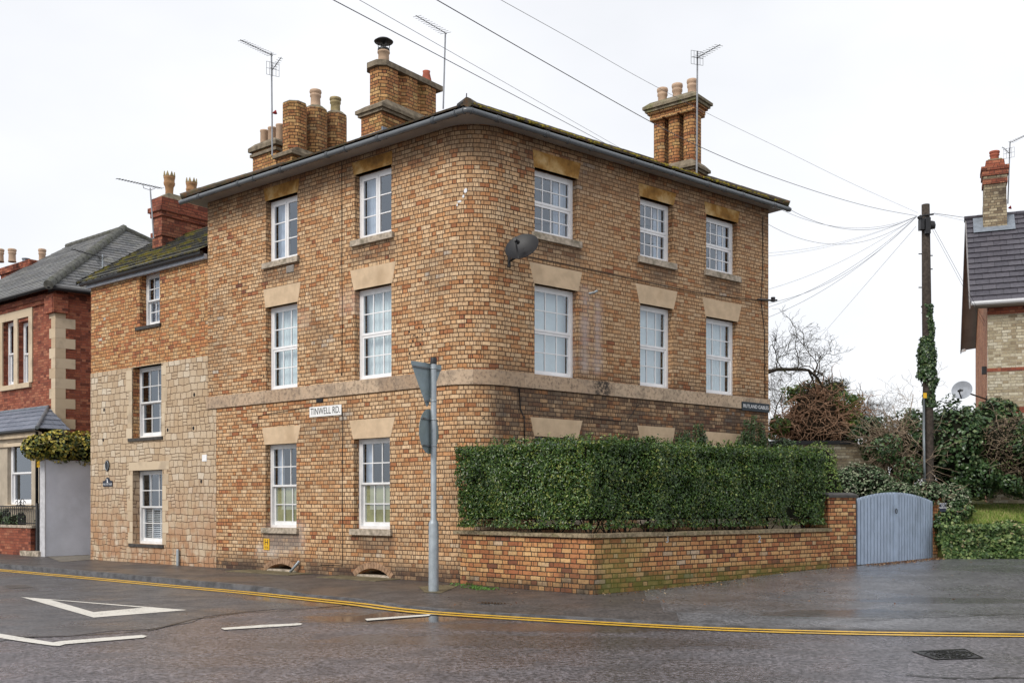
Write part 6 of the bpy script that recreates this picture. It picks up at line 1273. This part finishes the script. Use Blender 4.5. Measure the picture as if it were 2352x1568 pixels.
plant('distant_conifer', 'small dark feathery conifer behind the vine thicket', 'tree', [ell(1888, 1950, 868, 915, 33, .6), ell(1870, 1910, 878, 915, 33, .5)], 420, .09, 'conifer', .6, lumpy=.35, aspect=.3, stems=2, zmin=3.5)
# bare corkscrew tree behind the house
def bare_tree(label, trunk, limbs, seed, r0, name='bare_tree', lw=.30, lv=None, gens=3, mat='bark'):
    g = np.random.default_rng(seed); t = thing(name, label, 'tree', trunk[0]); mb = MB(); mb.tube(trunk, [r0*(1-.5*i/(len(trunk)-1)) for i in range(len(trunk))], 8); obj('trunk', mb, M[mat], t); mb = MB()
    def grow(p, d, L, r, gen):
        pts = [p.copy()]; n = 8; kids = []
        for i in range(n):
            d = (d+Vector(g.normal(0, lw, 3))+Vector((0, 0, .04))).normalized(); p = p+d*L/n; pts.append(p.copy())
            if gen > 0 and i > 0 and g.random() < .62: kids.append((p.copy(), (d+Vector(g.normal(0, .75, 3))).normalized(), i))
        mb.tube(pts, [max(.0028, r*(1-.6*i/n)) for i in range(n+1)], 5 if gen > 1 else 4, caps=False)
        for (q, e, i) in kids: grow(q, e, L*g.uniform(.45, .72), r*.55, gen-1)
    for (pts, r, subs, L) in limbs:
        mb.tube(pts, [r*(1-.6*i/(len(pts)-1)) for i in range(len(pts))], 6); 
        for k in range(subs):
            i = int(g.integers(0, len(pts)-1)); q = Vector(pts[i]).lerp(Vector(pts[i+1]), g.random()); up = g.random() < .8; grow(q, Vector((g.normal(0, .6), g.normal(0, .5), g.uniform(.3, 1) if up else -g.uniform(.2, .7))).normalized(), L*(1 if up else .6)*g.uniform(.6, 1.1), r*.26, gens)
    props(obj('crown', mb, M[mat], t), kind=None); return t
YT = 27.0; tk = [at(1600, 1100, YT+1), at(1640, 950, YT+.5), at(1690, 880, YT)]
bare_tree('bare twisted tree whose limb reaches right from behind the house', tk, [([at(1690, 880, YT), at(1740, 862, YT), at(1785, 848, YT), at(1830, 848, YT), at(1857, 850, YT), at(1878, 868, YT), at(1890, 890, YT)], .065, 12, 1.25), ([at(1857, 850, YT), at(1868, 875, YT), at(1874, 900, YT)], .03, 3, .5)], 5, .14)
bare_tree('fine twiggy tree low behind the right edge of the brick house', [at(1770, 1010, 34), at(1772, 960, 34)], [([at(1772, 980, 34), at(1785, 930, 34), at(1800, 900, 34)], .03, 12, 1.3)], 8, .06, lw=.35)
bare_tree('thin bare shrub rising left of the telegraph pole', [at(2085, 1110, 25.5), at(2080, 1010, 25.5)], [([at(2080, 1040, 25.5), at(2070, 985, 25.5), at(2050, 930, 25.5)], .018, 5, .9), ([at(2082, 1020, 25.5), at(2088, 960, 25.5), at(2098, 905, 25.5)], .016, 5, .8)], 11, .04, gens=2, mat='twig')
bare_tree('distant fine bare tree on the skyline behind the background wall', [at(2005, 1040, 36), at(2005, 980, 36)], [([at(2005, 1000, 36), at(2000, 960, 36)], .03, 12, 1.1), ([at(1985, 1000, 36), at(1990, 965, 36)], .02, 8, .9)], 15, .06)
# brown twiggy shrub left of the pole
bs = [ell(2010, 2120, 960, 1110, 24.8, .7), ell(1985, 2060, 985, 1060, 25.2, .6), ell(2030, 2115, 1030, 1160, 24.6, .6)]
t = plant('brown_shrub', 'light brown twiggy shrub between the background wall and the pole', 'shrub', bs, 300, .065, 'brown', .62, zmin=.3, tw=420, twr=.009, twl=1.0)
plant('ivy', 'dark glossy ivy climbing over the end of the background wall', 'ivy', [ell(1960, 2050, 950, 1030, 25.9, .5), ell(1975, 2030, 1010, 1065, 25.7, .4), ell(2095, 2130, 1020, 1100, 24.9, .4), ell(2060, 2125, 940, 1000, 25.4, .5)], 330, .10, 'ivy', .6, lumpy=.3)
# large ivy-covered mass right of the pole
plant('ivy_covered_tree', 'large dark green ivy mass to the right of the telegraph pole', 'tree', [ell(2120, 2250, 925, 1120, 24.9, 1.0), ell(2180, 2300, 935, 1060, 25.3, 1.0), ell(2110, 2180, 960, 1080, 24.6, .6), ell(2200, 2290, 1030, 1140, 24.8, .9), ell(2255, 2330, 915, 985, 25.6, .7), ell(2150, 2230, 1070, 1140, 24.9, .6)], 400, .105, 'ivy', .84, zmin=.8, lumpy=.2, tw=60, twl=.5, twr=.008, aspect=.8)
plant('brown_bush', 'large dense brown leafless bush at the right edge', 'bush', [ell(2240, 2400, 955, 1100, 24.3, 1.0), ell(2260, 2380, 1040, 1138, 24.4, .7), ell(2330, 2460, 945, 1140, 24.6, 1.0)], 520, .06, 'brown', .84, zmin=.8, tw=520, twl=.55, twr=.007)
plant('ivy', 'patch of green ivy on the brown bush at the right edge', 'ivy', [ell(2335, 2400, 950, 1040, 23.6, .4), ell(2300, 2420, 1095, 1145, 24.2, .5), ell(2200, 2290, 1100, 1148, 24.3, .5)], 420, .085, 'ivy', .7)
# bank: grass slope and low ivy-clad edge
yb0 = gnd(2143, 1284, .215).y; mb = MB(); gx0, gx1 = 9.7, 20
prof = [(yb0, .05), (yb0+.15, .75), (yb0+.6, .98), (yb0+1.6, 1.20), (yb0+3.2, 1.45), (yb0+9, 1.7)]
for (y0, z0), (y1, z1) in zip(prof[:-1], prof[1:]): mb.poly([(gx0, y0, z0), (gx1, y0-.2, z0), (gx1, y1, z1), (gx0, y1, z1)], sm=True)
mb.poly([(gx0, prof[0][0], .0), (gx0, prof[-1][0], .0), (gx0, prof[-1][0], prof[-1][1]), (gx0, prof[2][0], prof[2][1]), (gx0, prof[1][0], prof[1][1])]); struct('grass_bank', mb, plain('bank_turf_soil', (.075, .085, .025), .95, .1, var=.4, scale=5))
n = 20000; X = rng.uniform(gx0+.2, 14.5, n); Yg = rng.uniform(yb0+.5, yb0+2.6, n); Zg = np.interp(Yg, [p[0] for p in prof], [p[1] for p in prof]); P = np.stack([X, Yg, Zg+.05], 1)
G['grass'] = leafmat('grass_blade', [(0, (.11, .20, .025)), (.45, (.22, .34, .05)), (.7, (.36, .40, .12)), (1, (.55, .45, .22))], .5, .3, big=.35, trans=.25)
N = np.tile([0, -1, .1], (n, 1)); me = leaf_mesh('grass', P, N, .17, G['grass'], .09, 0, .5, droop=-3); obj('grass', me, None, None, kind='stuff')
n = 9000; X = rng.uniform(gx0-.15, 14.0, n); t_ = rng.random(n); Yq = yb0-.08-.12*rng.random(n)+.55*np.clip(t_-.72, 0, 1)*2.2; Zq = .14+np.clip(t_/.72, 0, 1)*.80+.05*rng.random(n)
P = np.stack([X, Yq, Zq], 1); P[:, 1] -= .10*lump(P, 3.5)+.05*lump(P, 9, 2); P[:, 2] += .06*lump(P, 2.7, 4)*(t_ > .5); N = np.tile([0, -1, .5], (n, 1)).astype(float); N[t_ > .72] = [0, -.3, 1]
iv_t = thing('ivy_bank', 'low pale green ivy covering the bank edge at the right of the gate', 'ivy', (11, yb0, .2)); obj('foliage', leaf_mesh('foliage', P, N, .085, G['ivypale'], .75, .15, .5), None, iv_t)
plant('ivy', 'ivy clinging round the pillar right of the blue gate', 'ivy', [ell(2140, 2185, 1170, 1225, 22.9, .12), ell(2155, 2200, 1205, 1282, 22.85, .15), ell(2168, 2215, 1140, 1210, 23.1, .3)], 520, .075, 'ivy', 0, lumpy=.3)
plant('ivy', 'pale green ivy spilling from the bank beside the blue gate', 'ivy', [ell(2150, 2215, 1172, 1284, 22.85, .22), ell(2195, 2290, 1196, 1284, 22.9, .20), ell(2270, 2400, 1204, 1286, 22.85, .22), ell(2165, 2240, 1150, 1200, 23.2, .35), ell(2280, 2340, 1195, 1225, 23.0, .25)], 620, .085, 'ivypale', .6, zmin=.15, lumpy=.25, aspect=.75)
plant('ivy', 'ivy growing through the brown twiggy shrub left of the pole', 'ivy', [ell(2000, 2070, 1000, 1060, 24.2, .3), ell(2060, 2120, 1050, 1120, 23.9, .3), ell(2085, 2125, 975, 1030, 24.3, .25)], 420, .09, 'ivy', 0, lumpy=.4)
plant('green_bush', 'fresh green leafy growth in front of the brown bush at the right edge', 'bush', [ell(2230, 2300, 1060, 1120, 23.9, .35), ell(2318, 2372, 985, 1060, 23.5, .3), ell(2290, 2352, 1085, 1135, 23.6, .3)], 380, .09, 'ivy', .5, lumpy=.35)
s_ = at(2165, 1164, 22.6); FB = Frame(s_, (1, .1), (.1, -1)); t = thing('small_notice', 'small dark notice with white lines beside the ivy-clad gate pillar', 'sign', s_); mb = MB(); mb.box(FB, -.07, .07, 0, .012, s_.z-.10, s_.z+.10); obj('board', mb, plain('navy_board', (.02, .025, .045), .4), t)
obj('lettering', text_mesh('lettering', 'PRIVATE\nNO\nPARKING', .045, M['white2'], facing(FB.P(0, .014, s_.z+.03), (*FB.ex, 0), (*FB.n, 0)), .001), None, t)
# ivy up the pole
P, N = [], []
for _ in range(6500):
    t_ = rng.random(); v = 700+t_*235; w = .86*np.interp(v, [690, 745, 790, 850, 875, 895, 935], [.12, .15, .19, .235, .20, .15, .13])*(.80+.4*rng.random()**2)*(1+.12*math.sin(v*.11)); a = rng.random()*6.28
    if 872 < v < 905 and math.cos(a) < rng.uniform(-.9, .5): continue
    if v < 775 and math.cos(a) < rng.uniform(-1, 1)*(1-(v-700)/75): continue
    c = at(2129+ (5 if v > 870 else 0), v, Yp); P.append((c.x+w*math.cos(a), c.y+w*math.sin(a), c.z)); N.append((math.cos(a), math.sin(a), .3))
t = thing('ivy', 'ivy wrapped round the middle of the telegraph pole', 'ivy', at(2129, 935, Yp)); obj('foliage', leaf_mesh('foliage', P, N, .075, G['ivy'], .75, .15, .45, 1), None, t)
# weeds and litter along the wall foot
def weeds(name, label, pts, n, size, mat, r):
    P, N = [], []
    for _ in range(n):
        p = pts[int(rng.integers(len(pts)))]; a, d = rng.random()*6.28, r*rng.random()**.5; h = rng.random()*size*1.2; P.append((p.x+d*math.cos(a)*1.6, p.y+d*math.sin(a)*.6, p.z+h*.6)); N.append((math.cos(a), math.sin(a)-.4, 1))
    return single(name, leaf_mesh(name, P, N, size, G[mat], .4, .1, .5), None, label, 'weed')
G['weed'] = leafmat('weed_leaf', [(0, (.06, .14, .02)), (1, (.13, .26, .05))], .5, .3, trans=.25)
weeds('weed', 'bright green weeds growing at the foot of the garden wall by the road sign', [gnd(u, v, .085) for u, v in ((1085, 1349), (1105, 1352), (1120, 1353), (1060, 1343))], 300, .05, 'weed', .13)
weeds('weed', 'small green weeds at the foot of the wall near the right pillar', [gnd(u, v, .15) for u, v in ((1795, 1318), (1815, 1316))], 160, .05, 'weed', .12)
P = []; 
for _ in range(900):
    t_ = rng.random(); q = GD.P(GL*t_, .12+.35*rng.random()**2, .245-.01*t_+.01); P.append(tuple(q))
for _ in range(260): t_ = rng.random(); q = W2.P(S2*t_, .04+.5*rng.random()**3, 0); P.append((q.x, q.y, hgt(q.x, q.y, 0)+.012))
for _ in range(260): q = gnd(rng.uniform(1000, 2300), rng.uniform(1290, 1420), .1); P.append((q.x, q.y, hgt(q.x, q.y, 0)+.012))
P = [p for p in P if p[1] > 13.5]; G['litter'] = leafmat('fallen_leaf', [(0, (.08, .03, .015)), (.5, (.20, .09, .04)), (.85, (.32, .2, .09)), (1, (.5, .42, .3))], .6, .3, trans=0)
obj('fallen_leaves', leaf_mesh('fallen_leaves', P, np.tile([0, 0, 1.0], (len(P), 1)), .042, G['litter'], .6, .2, .25), None, None, kind='stuff')
